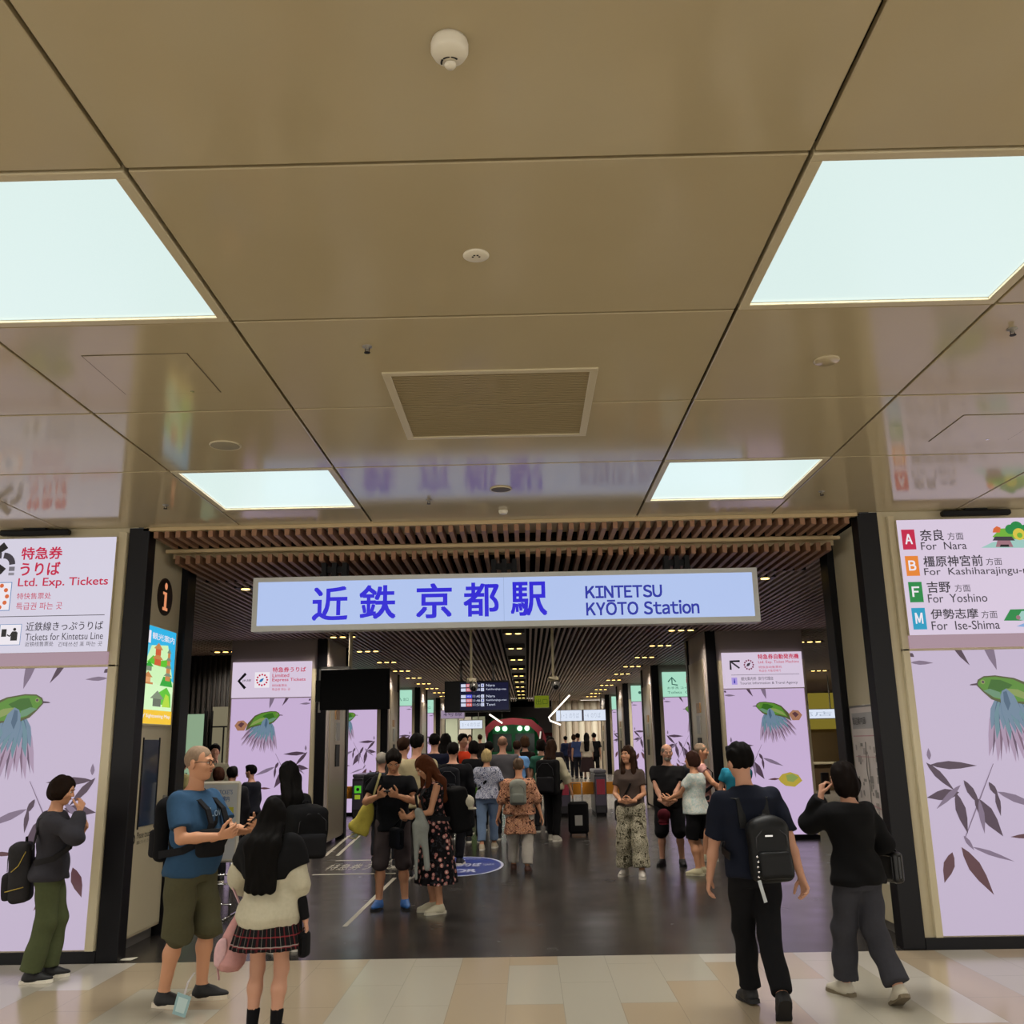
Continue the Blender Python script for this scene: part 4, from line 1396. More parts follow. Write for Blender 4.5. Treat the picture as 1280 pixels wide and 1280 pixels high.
while x < 9:
    fw.cyl((x, 45.4, 0), .17, 3.95, mat('flute_a', '#b7ad97', .6) if int(x * 3) % 2 else mat('flute_b', '#9c8d78', .6), 12); x += .30
fw.build('wall_fluted', kind='structure')
pw = MB()
for k, x in enumerate((-5.2, -4.55, -3.9, -3.25, -2.6)):
    pw.box(x, x + .6, 46, 46.1, 0, 3.0, M_PALE if k % 2 else mat('pale_green_panel', '#a8ad92', .6))
pw.box(-9, -1.9, 46.02, 46.1, 2.9, 4, M_DARK)
pw.build('wall_pale_left', kind='structure')

t = thing('train', 'green train front with four headlights far down the platform', 'train', (-.75, 53, 0))
TG = mat('train_green', '#23804a', .3)
q = MB(); q.bev(-2.15, .65, 53, 60, .5, 3.1, TG, .25); q.build('body', t)
q = MB(); q.bev(-1.9, -.85, 52.98, 53.0, 1.3, 2.25, mat('train_glass', '#20382c', .1), .005); q.bev(-.65, .40, 52.98, 53.0, 1.3, 2.25, mat('train_glass', '#20382c', .1), .005); q.build('windscreen', t)
for x in (-1.62, -1.22, -.4, 0.0):
    MB().cyl((x, 52.96, 2.52), .13, .05, lit('c8ffd8', 4.0, 'train_lamp'), 14, 1).build('headlight', t)
MB().box(-2.0, .5, 53.1, 60, 0, .5, M_BLK).build('underframe', t)
t = thing('festive_arch', 'red banner arch with white ropes in front of the train', 'banner', (-.75, 50, 0))
q = MB(); q.band([(-2.35, 50, 1.7), (-2.15, 50, 2.35), (-1.7, 50, 2.75), (-.75, 50, 2.85), (.2, 50, 2.75), (.65, 50, 2.35), (.9, 50, 1.7)], .05, .34, [(-.9, 0, .3), (-.8, 0, .5), (-.4, 0, 1), (0, 0, 1), (.4, 0, 1), (.8, 0, .5), (.9, 0, .3)], mat('banner_red', '#7a2229', .7)); q.build('banner', t)
q = MB()
for s_ in (-1, 1): q.tube([(-.75 + s_ * 1.45, 49.9, 2.3), (-.75 + s_ * 1.3, 49.9, 1.2)], .035, lit('e8e0d0', .8, 'rope_white'), 6)
for s_ in (-1, 1): q.tube([(-.75 + s_ * 1.52, 50, 0), (-.75 + s_ * 1.52, 50, 2.4)], .04, M_BLK, 6)
q.build('rope', t)
t = thing('platform_shop', 'bright white lit kiosk at the far end, right of train', 'kiosk', (2.2, 56, 0))
MB().box(.95, 3.4, 56, 57, 0, 1.95, lit('f0dfe6', .95, 'shop_glow')).build('window', t)
MB().box(.9, 3.45, 55.95, 57, 1.95, 2.3, mat('shop_fascia', '#96303c', .6)).build('fascia', t)
MB().box(.9, 3.45, 55.9, 56.05, 0, .25, M_GREY).build('base', t)
q = MB()
for x in (1.0, 1.8, 2.6, 3.35): q.box(x - .03, x + .03, 55.92, 56, .2, 1.95, M_GREY)
q.build('frame', t)

W_TUBE = lit('fff4e4', 2.2, 'tube_white')
for nm, lab, pts in (('tube_light', 'white tube light over the left side of the train', [(-1.47, 38, 2.85), (-.97, 38, 2.50)]),
                     ('tube_light', 'bent white tube light right of the train', [tuple(at(x, y, 36.2)) for x, y in ((712, 869), (686, 897), (688, 901), (701, 906))])):
    t = thing(nm, lab, 'light', pts[0])
    MB().tube(pts, .03, W_TUBE, 8).build('tube', t)
    q = MB()
    for p in (pts[0], pts[-1]): q.tube([p, (p[0], p[1], HZ)], .008, M_GREY, 5)
    q.build('wire', t)


def hang_sign(name, label, x0, x1, z0, z1, Y, film, txt, ink, joint=True):
    t = thing(name, label, 'sign', ((x0 + x1) / 2, Y, z0))
    MB().bev(x0 - .02, x1 + .02, Y + .004, Y + .14, z0 - .02, z1 + .02, M_GREY, .004).build('case', t)
    MB().box(x0, x1, Y, Y + .004, z0, z1, film).build('face', t)
    q = MB()
    for x in (x0 + .15, x1 - .15): q.tube([(x, Y + .07, z1), (x, Y + .07, HZ + .05)], .018, M_GREY, 6)
    q.build('hanger', t)
    A = Art(Frame((x0, Y, z0), (1, 0, 0)), .002)
    w, h = x1 - x0, z1 - z0
    A.text(txt, w * .1, h * .25, w * .9, h * .75, ink)
    if joint: A.rect(w * .52, 0, w * .56, h, T_DK)
    A.build('lettering', t)


LB = lit('dfe8f8', .95, 'far_sign_film')
PAL = lit('b8c4d8', .85, 'far_sign_ink')
hang_sign('platform_sign', 'pale lit platform sign before the fluted wall, right', 1.16, 3.1, 2.54, 2.95, 38, LB, '1・2  のりば   3・4  のりば', PAL)
hang_sign('platform_sign', 'small pale blue lit sign under the departure board', -2.64, -1.76, 2.32, 2.63, 38, LB, '3・4 のりば', PAL, False)
hang_sign('exit_sign', 'dim yellow-green hanging sign right of the middle downlights', .32, .88, 3.06, 3.52, 37.6, lit('8c9a1c', .45, 'exit_film'), '出口', lit('4c6a18', .4, 'exit_ink'), False)
hang_sign('purple_sign', 'small white and purple sign below departure board, left', -3.3, -2.4, 2.7, 3.0, 37, lit('b8a4c0', .6, 'purple_film'), '4号線', lit('4a3a6a', .4, 'purple_ink'), False)
hang_sign('shop_sign', 'blue-white lit shop sign at the right, behind the right pier', 8.2, 9.6, 2.3, 2.57, 30, LB, '売店', PAL, False)
q = MB(); q.box(5.6, 13, 33, 33.2, 0, 2.4, mat('shop_brown', '#7a6440', .6)); q.box(5.6, 13, 32.9, 33, 2.0, 3.2, lit('a8963a', .45, 'shop_yellow')); q.build('wall_shop', kind='structure')
t = thing('shop_counter', 'brown shop counter with small goods at the right, far side', 'counter', (8.6, 29.5, 0))
MB().bev(7.4, 10.5, 29.2, 29.8, 0, .95, mat('counter_brown', '#5c4a34', .5), .02).build('body', t)
MB().box(7.35, 10.55, 29.15, 29.85, .95, 1.0, M_CREAM).build('top', t)
MB().box(7.8, 8.3, 29.18, 29.2, .3, .7, mat('counter_red', '#a83838', .5)).build('panel', t)

# ------------------------------------------------------------------ people: bodies and clothes grown as smooth implicit surfaces
def V(*a):
    return np.array(a, dtype=float)


def nrm(v):
    v = np.asarray(v, float)
    return v / max(1e-9, np.linalg.norm(v))


class Sdf:
    def __init__(s, lo, hi, h):
        s.h = h
        s.lo = np.array(lo, float) - 3 * h
        n = np.ceil((np.array(hi, float) + 3 * h - s.lo) / h).astype(int) + 1
        s.ax = [(s.lo[i] + h * np.arange(n[i])).astype(np.float32) for i in range(3)]
        s.F = np.full(n, 0.3, np.float32)

    def blk(s, lo, hi, pad):
        sl, g = [], []
        for i in range(3):
            a = int(np.floor((lo[i] - pad - s.lo[i]) / s.h)); b = int(np.ceil((hi[i] + pad - s.lo[i]) / s.h)) + 1
            a, b = max(a, 0), min(b, s.F.shape[i])
            if b - a < 1: return None, None
            sl.append(slice(a, b)); g.append(s.ax[i][a:b])
        return tuple(sl), (g[0][:, None, None], g[1][None, :, None], g[2][None, None, :])

    def put(s, prim, k=0.02, sub=False):
        fn, lo, hi = prim
        sl, g = s.blk(lo, hi, k + 2 * s.h)
        if sl is None: return s
        d = fn(*g).astype(np.float32)
        A = s.F[sl]
        if sub:
            d = -d
            q = np.clip(.5 + .5 * (d - A) / k, 0, 1)
            s.F[sl] = A + (d - A) * q + k * q * (1 - q)
        else:
            q = np.clip(.5 + .5 * (A - d) / k, 0, 1)
            s.F[sl] = A + (d - A) * q - k * q * (1 - q)
        return s

    def noise(s, amp, kx, ky, kz, seed=0):
        r = np.random.RandomState(seed)
        x, y, z = s.ax[0][:, None, None], s.ax[1][None, :, None], s.ax[2][None, None, :]
        p = r.uniform(0, 6, 8)
        w = np.sin(z * kz + p[0] + 2.2 * np.sin(x * kx * .5 + p[1]) + 1.3 * np.sin(y * ky * .6 + p[2]))
        w = w + .6 * np.sin(x * kx * 1.3 + z * kz * .7 + p[3]) * np.sin(y * ky + p[4] + z * kz * .4)
        s.F += (amp * w).astype(np.float32)
        return s

    def mesh(s, smooth=1):
        F = s.F
        F[0], F[-1], F[:, 0], F[:, -1], F[:, :, 0], F[:, :, -1] = .05, .05, .05, .05, .05, .05
        ins = F < 0
        sh = np.array(F.shape) - 1
        tot = int(np.prod(sh))
        ids, pos, fa = [], [], []
        quads = []
        for a in range(3):
            b, c = (a + 1) % 3, (a + 2) % 3
            I0 = [slice(None)] * 3; I1 = [slice(None)] * 3
            I0[a] = slice(0, -1); I1[a] = slice(1, None)
            f0, f1 = F[tuple(I0)], F[tuple(I1)]
            cr = np.nonzero(ins[tuple(I0)] != ins[tuple(I1)])
            e = np.stack(cr, 1)
            if not len(e): continue
            g0, g1 = f0[cr], f1[cr]
            p = e.astype(float)
            p[:, a] += g0 / (g0 - g1)
            cells = []
            for db, dc in ((0, 0), (1, 0), (1, 1), (0, 1)):
                q = e.copy(); q[:, b] -= db; q[:, c] -= dc
                lin_ = (q[:, 0] * sh[1] + q[:, 1]) * sh[2] + q[:, 2]
                ids.append(lin_); pos.append(p); cells.append(lin_)
            qd = np.stack(cells, 1)
            fl_ = g0 > 0
            qd[fl_] = qd[fl_][:, ::-1]
            quads.append(qd)
        if not ids:
            return np.zeros((0, 3)), np.zeros((0, 4), int)
        ids = np.concatenate(ids); pos = np.concatenate(pos)
        u, inv = np.unique(ids, return_inverse=True)
        cnt = np.bincount(inv)
        vs = np.stack([np.bincount(inv, pos[:, i]) / cnt for i in range(3)], 1)
        vs = s.lo + vs * s.h
        qf = np.searchsorted(u, np.concatenate(quads))
        for _ in range(smooth):
            e = np.concatenate([qf[:, [0, 1]], qf[:, [1, 2]], qf[:, [2, 3]], qf[:, [3, 0]]])
            n = np.bincount(e.ravel(), minlength=len(vs)).astype(float)
            av = np.stack([(np.bincount(e[:, 0], vs[e[:, 1], i], len(vs)) + np.bincount(e[:, 1], vs[e[:, 0], i], len(vs))) / n for i in range(3)], 1)
            vs = vs * .45 + av * .55
        return vs, qf[:, ::-1]


def cone(p, q, r1, r2, flat=(0, 0)):
    p, q = np.asarray(p, float), np.asarray(q, float)
    d = q - p
    L = max(1e-6, np.linalg.norm(d))
    u = d / L
    m_ = max(r1, r2)

    def fn(x, y, z):
        X, Y, Z = x - p[0], y - p[1], z - p[2]
        t = X * u[0] + Y * u[1] + Z * u[2]
        tc = np.clip(t, 0, L)
        dd = np.sqrt((X - tc * u[0]) ** 2 + (Y - tc * u[1]) ** 2 + (Z - tc * u[2]) ** 2) - (r1 + (r2 - r1) * tc / L)
        if flat[1]: dd = np.maximum(dd, t - L)
        if flat[0]: dd = np.maximum(dd, -t)
        return dd
    return fn, np.minimum(p, q) - m_, np.maximum(p, q) + m_


def ell(c, r, R=None):
    c, r = np.asarray(c, float), np.asarray(r, float)
    R = np.eye(3) if R is None else np.asarray(R)

    def fn(x, y, z):
        X, Y, Z = x - c[0], y - c[1], z - c[2]
        k0 = k1 = 0
        for i in range(3):
            a = X * R[0, i] + Y * R[1, i] + Z * R[2, i]
            k0 = k0 + (a / r[i]) ** 2; k1 = k1 + (a / r[i] ** 2) ** 2
        k0 = np.sqrt(k0); k1 = np.sqrt(k1)
        return k0 * (k0 - 1) / np.maximum(k1, 1e-6)
    m_ = np.abs(R) @ r
    return fn, c - m_, c + m_


def rbox(c, hs, rd, R=None):
    c, hs = np.asarray(c, float), np.asarray(hs, float) - rd
    R = np.eye(3) if R is None else np.asarray(R)

    def fn(x, y, z):
        X, Y, Z = x - c[0], y - c[1], z - c[2]
        o, mx = 0, None
        for i in range(3):
            a = np.abs(X * R[0, i] + Y * R[1, i] + Z * R[2, i]) - hs[i]
            o = o + np.maximum(a, 0) ** 2
            mx = a if mx is None else np.maximum(mx, a)
        return np.sqrt(o) + np.minimum(mx, 0) - rd
    m_ = np.abs(R) @ (hs + rd)
    return fn, c - m_, c + m_


def stack(o, R, ws, a, b, yo, pleat=0, amp=0.0):
    """a body of elliptical slices along the third column of R"""
    o = np.asarray(o, float)
    ws, a, b, yo = [np.asarray(q, float) for q in (ws, a, b, yo)]

    def fn(x, y, z):
        X, Y, Z = x - o[0], y - o[1], z - o[2]
        u = X * R[0, 0] + Y * R[1, 0] + Z * R[2, 0]
        v = X * R[0, 1] + Y * R[1, 1] + Z * R[2, 1]
        w = X * R[0, 2] + Y * R[1, 2] + Z * R[2, 2]
        A, B = np.interp(w, ws, a), np.interp(w, ws, b)
        v = v - np.interp(w, ws, yo)
        k = np.sqrt((u / A) ** 2 + (v / B) ** 2)
        if pleat:
            k = k / (1 + amp * np.sin(np.arctan2(u, v) * pleat) * np.clip((ws[-1] - w) / (ws[-1] - ws[0]), 0, 1))
        d = (k - 1) * np.minimum(A, B)
        return np.maximum(d, np.maximum(ws[0] - w, w - ws[-1]))
    e = max(a.max(), b.max() + np.abs(yo).max()) * (1 + amp)
    p, q = o + R[:, 2] * ws[0], o + R[:, 2] * ws[-1]
    return fn, np.minimum(p, q) - e, np.maximum(p, q) + e


def rot(axis, deg):
    a = math.radians(deg)
    c, s = math.cos(a), math.sin(a)
    x, y, z = nrm(axis)
    return np.array([[c + x * x * (1 - c), x * y * (1 - c) - z * s, x * z * (1 - c) + y * s],
                     [y * x * (1 - c) + z * s, c + y * y * (1 - c), y * z * (1 - c) - x * s],
                     [z * x * (1 - c) - y * s, z * y * (1 - c) + x * s, c + z * z * (1 - c)]])


def ik(A, T_, la, lb, hint):
    d_ = T_ - A
    d = min(np.linalg.norm(d_), .998 * (la + lb))
    d = max(d, abs(la - lb) + .02)
    u = nrm(d_)
    x = (la * la - lb * lb + d * d) / (2 * d)
    h = math.sqrt(max(0, la * la - x * x))
    hh = nrm(np.asarray(hint, float) - u * np.dot(hint, u))
    return A + u * x + hh * h, A + u * d


def put_mesh(name, vs, fs, mt, parent=None, label=None):
    me = D.meshes.new(name)
    me.vertices.add(len(vs)); me.vertices.foreach_set('co', np.asarray(vs, np.float32).ravel())
    n = len(fs)
    me.loops.add(4 * n); me.loops.foreach_set('vertex_index', np.asarray(fs, np.int32).ravel())
    me.polygons.add(n)
    me.polygons.foreach_set('loop_start', np.arange(n, dtype=np.int32) * 4)
    me.polygons.foreach_set('use_smooth', np.ones(n, bool))
    me.update(calc_edges=True)
    me.validate()
    for q in (mt if isinstance(mt, list) else [mt]):
        me.materials.append(q)
    o = link(name, me, parent)
    return setp(o, label)


def grow(prims, h, name, mt, parent, wr=None, smooth=1, subs=(), label=None):
    lo = np.min([p[0][1] for p in prims], 0); hi = np.max([p[0][2] for p in prims], 0)
    S = Sdf(lo, hi, h)
    for p, k in prims: S.put(p, k)
    for p, k in subs: S.put(p, k, True)
    if wr: S.noise(*wr)
    vs, fs = S.mesh(smooth)
    return put_mesh(name, vs, fs, mt, parent, label)


def skin(c):
    return mat('skin_' + c, '#' + c, .55, spec=.3)


SKA, SKB, SKC = 'c08c6c', 'b98a72', '94664c'     # tones
HR_BLK, HR_BRN, HR_AUB, HR_GRY, HR_BLD = '0d0b0a', '2c1c13', '4e2a18', '8b8178', 'b5a170'


def hairm(c):
    return mat('hair_' + c, '#' + c, .75, spec=.07, noise=.3, nscale=60)


def hand_prims(W_, d, n, side, s, curl):
    d, n = nrm(d), np.asarray(n, float)
    n = nrm(n - d * np.dot(n, d))
    w = np.cross(d, n) * (1 if side > 0 else -1)
    out = [(cone(W_ - d * .05 * s, W_ + d * .01 * s, .026 * s, .024 * s), .01)]
    ln = (.072, .08, .075, .058)
    for i in range(4):
        K = W_ + d * (.09 - .004 * abs(i - 1)) * s + w * (.031 - .0205 * i) * s
        out.append((cone(W_ + d * .012 * s + w * (.014 - .009 * i) * s, K, .0145 * s, .0115 * s), .012))
        a = 0
        p = K
        dw = d + w * (.06 - .045 * i)
        for j, (f, r) in enumerate(((.46, .0098), (.30, .0088), (.24, .0078))):
            a += curl * (.75, .95, .6)[j] * (1 + .08 * i)
            q = p + (nrm(dw) * math.cos(a) + n * math.sin(a)) * ln[i] * f * s
            out.append((cone(p, q, r * s, (r - .001) * s), .005)); p = q
    p = W_ + d * .028 * s + w * .026 * s
    a = nrm(d * .6 + w * .75 + n * .35)
    b = nrm(d * .95 + w * .25 + n * (.25 + .4 * curl))
    q = p + a * .042 * s
    out += [(cone(p, q, .0145 * s, .0118 * s), .01)]
    r = q + nrm(a * .4 + b) * .034 * s
    out += [(cone(q, r, .0112 * s, .0098 * s), .005), (cone(r, r + b * .026 * s, .0098 * s, .0082 * s), .004)]
    return out


WS = np.array([-.075, -.03, .03, .09, .15, .21, .25, .278, .30])
TA = {'m': np.array([.080, .096, .092, .088, .094, .106, .112, .082, .036]), 'f': np.array([.082, .102, .094, .077, .082, .092, .097, .070, .032])}
TB = {'m': np.array([.058, .068, .066, .064, .066, .070, .060, .044, .033]), 'f': np.array([.060, .072, .066, .056, .062, .070, .056, .040, .030])}
TY = np.array([0, -.006, 0, .004, .004, .003, -.004, -.008, -.008])

HLV = {0: .0095, 1: .0125, 2: .019}


def person(label, pos, H, face, lvl=1, sex='m', sk=SKA, hair=('short', HR_BLK), top=None, bottom=None, shoe='15151a', sole='c9c4b8', arms=(None, None), feet=None, lean=(0, 0), twist=0,
           head=(0, 0, 0), pel=(0, 0, 0), bw=1.0, belly=0.0, extra=None, socks=None, lift=0.0, beard=None):
    s = H / 1.7
    h = HLV[lvl]
    P0 = V(pel[0] * H, pel[1] * H, (.53 + pel[2]) * H)
    U = nrm([math.sin(math.radians(lean[1])), math.sin(math.radians(lean[0])), math.cos(math.radians(lean[0])) * math.cos(math.radians(lean[1]))])
    Rr = rot(U, -twist) @ nrm(V(1, 0, 0) - U * U[0])
    Fw = np.cross(U, Rr)
    RT_ = np.stack([Rr, Fw, U], 1)
    N_ = P0 + U * .295 * H
    hb = nrm(U * .6 + V(0, 0, .4))
    hr0 = nrm(Rr - hb * np.dot(Rr, hb))
    HM = np.stack([hr0, np.cross(hb, hr0), hb], 1)
    HM = rot(HM[:, 2], -head[0]) @ HM
    HM = rot(HM[:, 0], head[1]) @ HM
    HM = rot(HM[:, 1], head[2]) @ HM
    Hc = N_ + hb * .05 * H + HM[:, 2] * .053 * H + HM[:, 1] * .012 * H

    def hd(x, y, z):
        return Hc + HM @ (V(x, y, z) * s)
    a = TA[sex] * bw; b = TB[sex] * (bw + .0); yo = TY.copy()
    if belly:
        bl = np.array([0, .3, .8, 1, .7, .2, 0, 0, 0]) * belly
        b = b + bl * .5; yo = yo + bl * .5; a = a + bl * .3
    sh, el, wr, ft, kn, an = {}, {}, {}, {}, {}, {}
    for i, sd in ((0, -1), (1, 1)):
        A_ = P0 + U * .262 * H + Rr * sd * (a[6] - .008) * H
        ar = arms[i] or {}
        t = ar.get('t')
        T_ = A_ + V(sd * .03, .03, -.315) * H if t is None else V(*t) * H
        hint = ar.get('hint', (sd * .5, -1, -.3))
        el[sd], wr[sd] = ik(A_, T_, .170 * H, .150 * H, V(*hint))
        sh[sd] = A_
    feet = feet or ((-.055, 0, -8, 0), (.055, 0, 8, 0))
    FM = {}
    for i, sd in ((0, -1), (1, 1)):
        fx, fy, yw, hl = feet[i]
        R1 = rot((0, 0, 1), -yw)
        R2 = R1 @ rot((1, 0, 0), -hl)
        ball = V(fx * H, fy * H, 0) + R1 @ V(0, .11 * s, 0)
        o = ball + R2 @ V(0, -.11 * s, 0)
        FM[sd] = (o, R2)
        an[sd] = o + R2 @ V(0, -.012 * s, .082 * s)
        hp = P0 + V(sd * .052 * H * bw, 0, -.015 * H)
        kn[sd], an2 = ik(hp, an[sd], .239 * H, .234 * H, V(sd * .08, 1, 0) if not hl else V(0, 1, 0))
        ft[sd] = hp
    # ---- body (skin): one surface with head and hands
    bp = [(stack(P0, RT_, WS * H, (a * H - .012), (b * H - .012), yo * H), .02)]
    bp.append((cone(N_ - U * .03 * H, hd(0, -.012, -.075), .058 * s, .052 * s), .03))
    for sd in (-1, 1):
        f = 1.0 if sex == 'm' else .86
        bp += [(cone(sh[sd] - U * .01, el[sd], .050 * s * f, .038 * s * f), .03), (cone(el[sd], el[sd] * .6 + wr[sd] * .4, .037 * s * f, .037 * s * f), .02),
               (cone(el[sd] * .6 + wr[sd] * .4, wr[sd], .037 * s * f, .0255 * s * f), .02)]
        c_ = kn[sd] * .65 + an[sd] * .35 - V(0, .012, 0)
        g_ = .86 if bottom and bottom.get('kind', 'pants') == 'pants' and bottom.get('hem', 1.96) > 1.5 else 1.0
        bp += [(cone(ft[sd], kn[sd], .080 * s * bw * g_, .053 * s * g_), .03), (cone(kn[sd], c_, .050 * s * g_, .053 * s * g_), .03), (cone(c_, an[sd], .052 * s * g_, .036 * s), .03),
               (cone(an[sd], FM[sd][0] + FM[sd][1] @ V(0, .09 * s, .035 * s), .036 * s, .025 * s), .02)]
    lo = np.min([p[0][1] for p in bp], 0); hi = np.max([p[0][2] for p in bp], 0)
    S = Sdf(lo, hi, h * 1.1)
    for p, k in bp: S.put(p, k)
    parts = [S.mesh(1)]
    hp_ = [(ell(hd(0, -.010, .032), V(.077, .097, .088) * s, HM), .02), (ell(hd(0, .022, -.045), V(.060, .066, .072) * s, HM), .04), (ell(hd(0, .060, -.092), V(.024, .022, .02) * s, HM), .03),
           (ell(hd(-.036, .05, -.025), V(.03, .035, .032) * s, HM), .02), (ell(hd(.036, .05, -.025), V(.03, .035, .032) * s, HM), .02),
           (cone(hd(-.034, .080, .02), hd(.034, .080, .02), .013 * s, .013 * s), .015),
           (cone(hd(0, .088, .008), hd(0, .106, -.026), .008 * s, .0115 * s), .012), (ell(hd(-.012, .094, -.03), V(.009, .01, .008) * s, HM), .008), (ell(hd(.012, .094, -.03), V(.009, .01, .008) * s, HM), .008),
           (ell(hd(0, .086, -.052), V(.024, .010, .007) * s, HM), .008), (ell(hd(0, .083, -.062), V(.02, .011, .007) * s, HM), .008),
           (cone(hd(0, -.014, -.05), N_ - U * .0 * H, .05 * s, .05 * s), .03)]
    for sd in (-1, 1):
        hp_ += [(ell(hd(sd * .079, -.012, -.012), V(.009, .022, .033) * s, HM @ rot((0, 0, 1), sd * -18)), .008)]
    S = Sdf(np.min([p[0][1] for p in hp_], 0), np.max([p[0][2] for p in hp_], 0), .0055 if lvl < 2 else .011)
    for p, k in hp_: S.put(p, k * s)
    for sd in (-1, 1):
        S.put(ell(hd(sd * .032, .096, .003), V(.017, .014, .012) * s, HM), .008, True)
    parts.append(S.mesh(1))
    hands = {}
    for i, sd in ((0, -1), (1, 1)):
        ar = arms[i] or {}
        fd = V(*ar['fd']) if 'fd' in ar else nrm(wr[sd] - el[sd])
        pn = V(*ar['pn']) if 'pn' in ar else V(-sd, 0, 0) + V(0, -.3, 0)
        q = hand_prims(wr[sd], fd, pn, sd, s * (1.0 if sex == 'm' else .93), ar.get('curl', .32))
        S = Sdf(np.min([p[0][1] for p in q], 0), np.max([p[0][2] for p in q], 0), .0048 if lvl == 0 else .0062)
        for p, k in q: S.put(p, k * s)
        parts.append(S.mesh(0))
        hands[sd] = wr[sd] + nrm(fd) * .085 * s + nrm(pn - nrm(fd) * np.dot(pn, nrm(fd))) * .02 * s
    k = 0; vs, fs = [], []
    for v_, f_ in parts:
        vs.append(v_); fs.append(f_ + k); k += len(v_)
    root = put_mesh('person', np.concatenate(vs), np.concatenate(fs), skin(sk))
    root.location = (pos[0], pos[1], lift)
    root.rotation_euler = (0, 0, -math.radians(face))
    setp(root, label, 'person')
    # ---- face details
    if lvl < 2:
        e = MB()
        for sd in (-1, 1):
            M3 = Matrix(HM.tolist())
            e.ball(hd(sd * .032, .0805, .003), (.0125 * s, .010 * s, .0085 * s), mat('eye_white', '#cfc6bb', .3), 10, 6, M3)
            e.ball(hd(sd * .032, .0875, .003), (.0055 * s, .005 * s, .0058 * s), mat('eye_dark', '#1a120d', .2), 8, 6, M3)
        e.build('eyes', root, True, local=True)
        e = MB()
        for sd in (-1, 1):
            e.tube([hd(sd * x, y, z) for x, y, z in ((.016, .0945, .021), (.032, .0935, .026), (.050, .082, .021))], [.003 * s, .004 * s, .002 * s], hairm(hair[1] if hair[1] not in (HR_BLD,) else HR_BRN), 6)
        e.build('eyebrows', root, True, local=True)
        e = MB()
        e.tube([hd(x, y, -.057) for x, y in ((-.023, .080), (-.01, .0945), (0, .097), (.01, .0945), (.023, .080))], [.002 * s, .005 * s, .0055 * s, .005 * s, .002 * s], mat('lips_' + sk, '#8a4a44', .5), 6)
        e.build('lips', root, True, local=True)
    # ---- hair
    st, hc = hair[0], hair[1]
    if st != 'bald':
        pr, sb = [], []
        capr = {'buzz': (.0800, .1005, .0915), 'fringe': (.0815, .102, .09)}.get(st, (.089, .109, .101))
        pr.append((ell(hd(0, -.013, .033), V(*capr) * s, HM), .01))
        if st in ('short', 'buzz', 'fringe', 'tied'):
            sb.append((ell(hd(0, .112, -.042), V(.080, .085, .105) * s, HM), .012))
            sb.append((ell(hd(0, .05, -.15), V(.14, .15, .105) * s, HM), .012))
            if st == 'short': pr.append((ell(hd(0, .055, .09), V(.06, .045, .03) * s, HM), .02))
            if st == 'fringe': sb.append((ell(hd(0, .02, .12), V(.075, .12, .085) * s, HM), .01))
            if st == 'tied': pr.append((ell(hd(0, -.09, .085), V(.036, .036, .036) * s, HM), .02))
        else:
            pr.append((ell(hd(0, -.025, -.025), V(.097, .098, .095) * s, HM), .03))
            sb.append((ell(hd(0, .115, -.045), V(.066, .085, .105) * s, HM), .015))
            if st == 'bob':
                bc = hair[2] if len(hair) > 2 else -.105
                if bc < -.11: pr.append((ell(hd(0, -.03, -.06), V(.098, .09, .10) * s, HM), .03))
                sb.append((rbox(hd(0, 0, bc - .085), V(.2, .2, .085) * s, .01, HM), .02))
            if st in ('long', 'wavy'):
                ln = hair[2] if len(hair) > 2 else .2
                bk = N_ - Fw * (.078 * s + .02 + (hair[4] if len(hair) > 4 else 0))
                e0, e1 = hd(0, -.06, -.02), bk - U * .05 * H
                w_ = (hair[5] if len(hair) > 5 else .055) if st == 'long' else .07
                for q in (-1, -.5, 0, .5, 1):
                    m0 = hd(q * .055, -.045, -.03)
                    m1 = bk + Rr * q * w_ * s - U * .02 * H
                    m2 = bk + Rr * q * w_ * 1.05 * s - U * ln * H - Fw * .015
                    pr += [(cone(m0, m1, .05 * s, .048 * s), .03), (cone(m1, m2, .05 * s, .034 * s), .04)]
                if st == 'wavy' or (len(hair) > 3 and hair[3]):
                    for q in (-1, 1):
                        m0 = hd(q * .082, .01, -.03); m1 = N_ + Rr * q * .075 * s + Fw * .06 * s - U * .03 * H; m2 = m1 - U * ln * .8 * H + Fw * .03
                        pr += [(cone(m0, m1, .03 * s, .034 * s), .03), (cone(m1, m2, .034 * s, .016 * s), .02)]
        grow(pr, .0075 if lvl < 2 else .013, 'hair', hairm(hc), root, (.0022 if st in ('buzz', 'fringe') else .0045, 110, 60, 26, 5), 1, sb)
    if beard:
        grow([(ell(hd(0, .036, -.075), V(.056, .058, .046) * s, HM), .02)], .0075, 'beard', hairm(beard), root, (.002, 120, 120, 90, 2), 1,
             [(ell(hd(0, .07, -.02), V(.07, .05, .035) * s, HM), .01)])
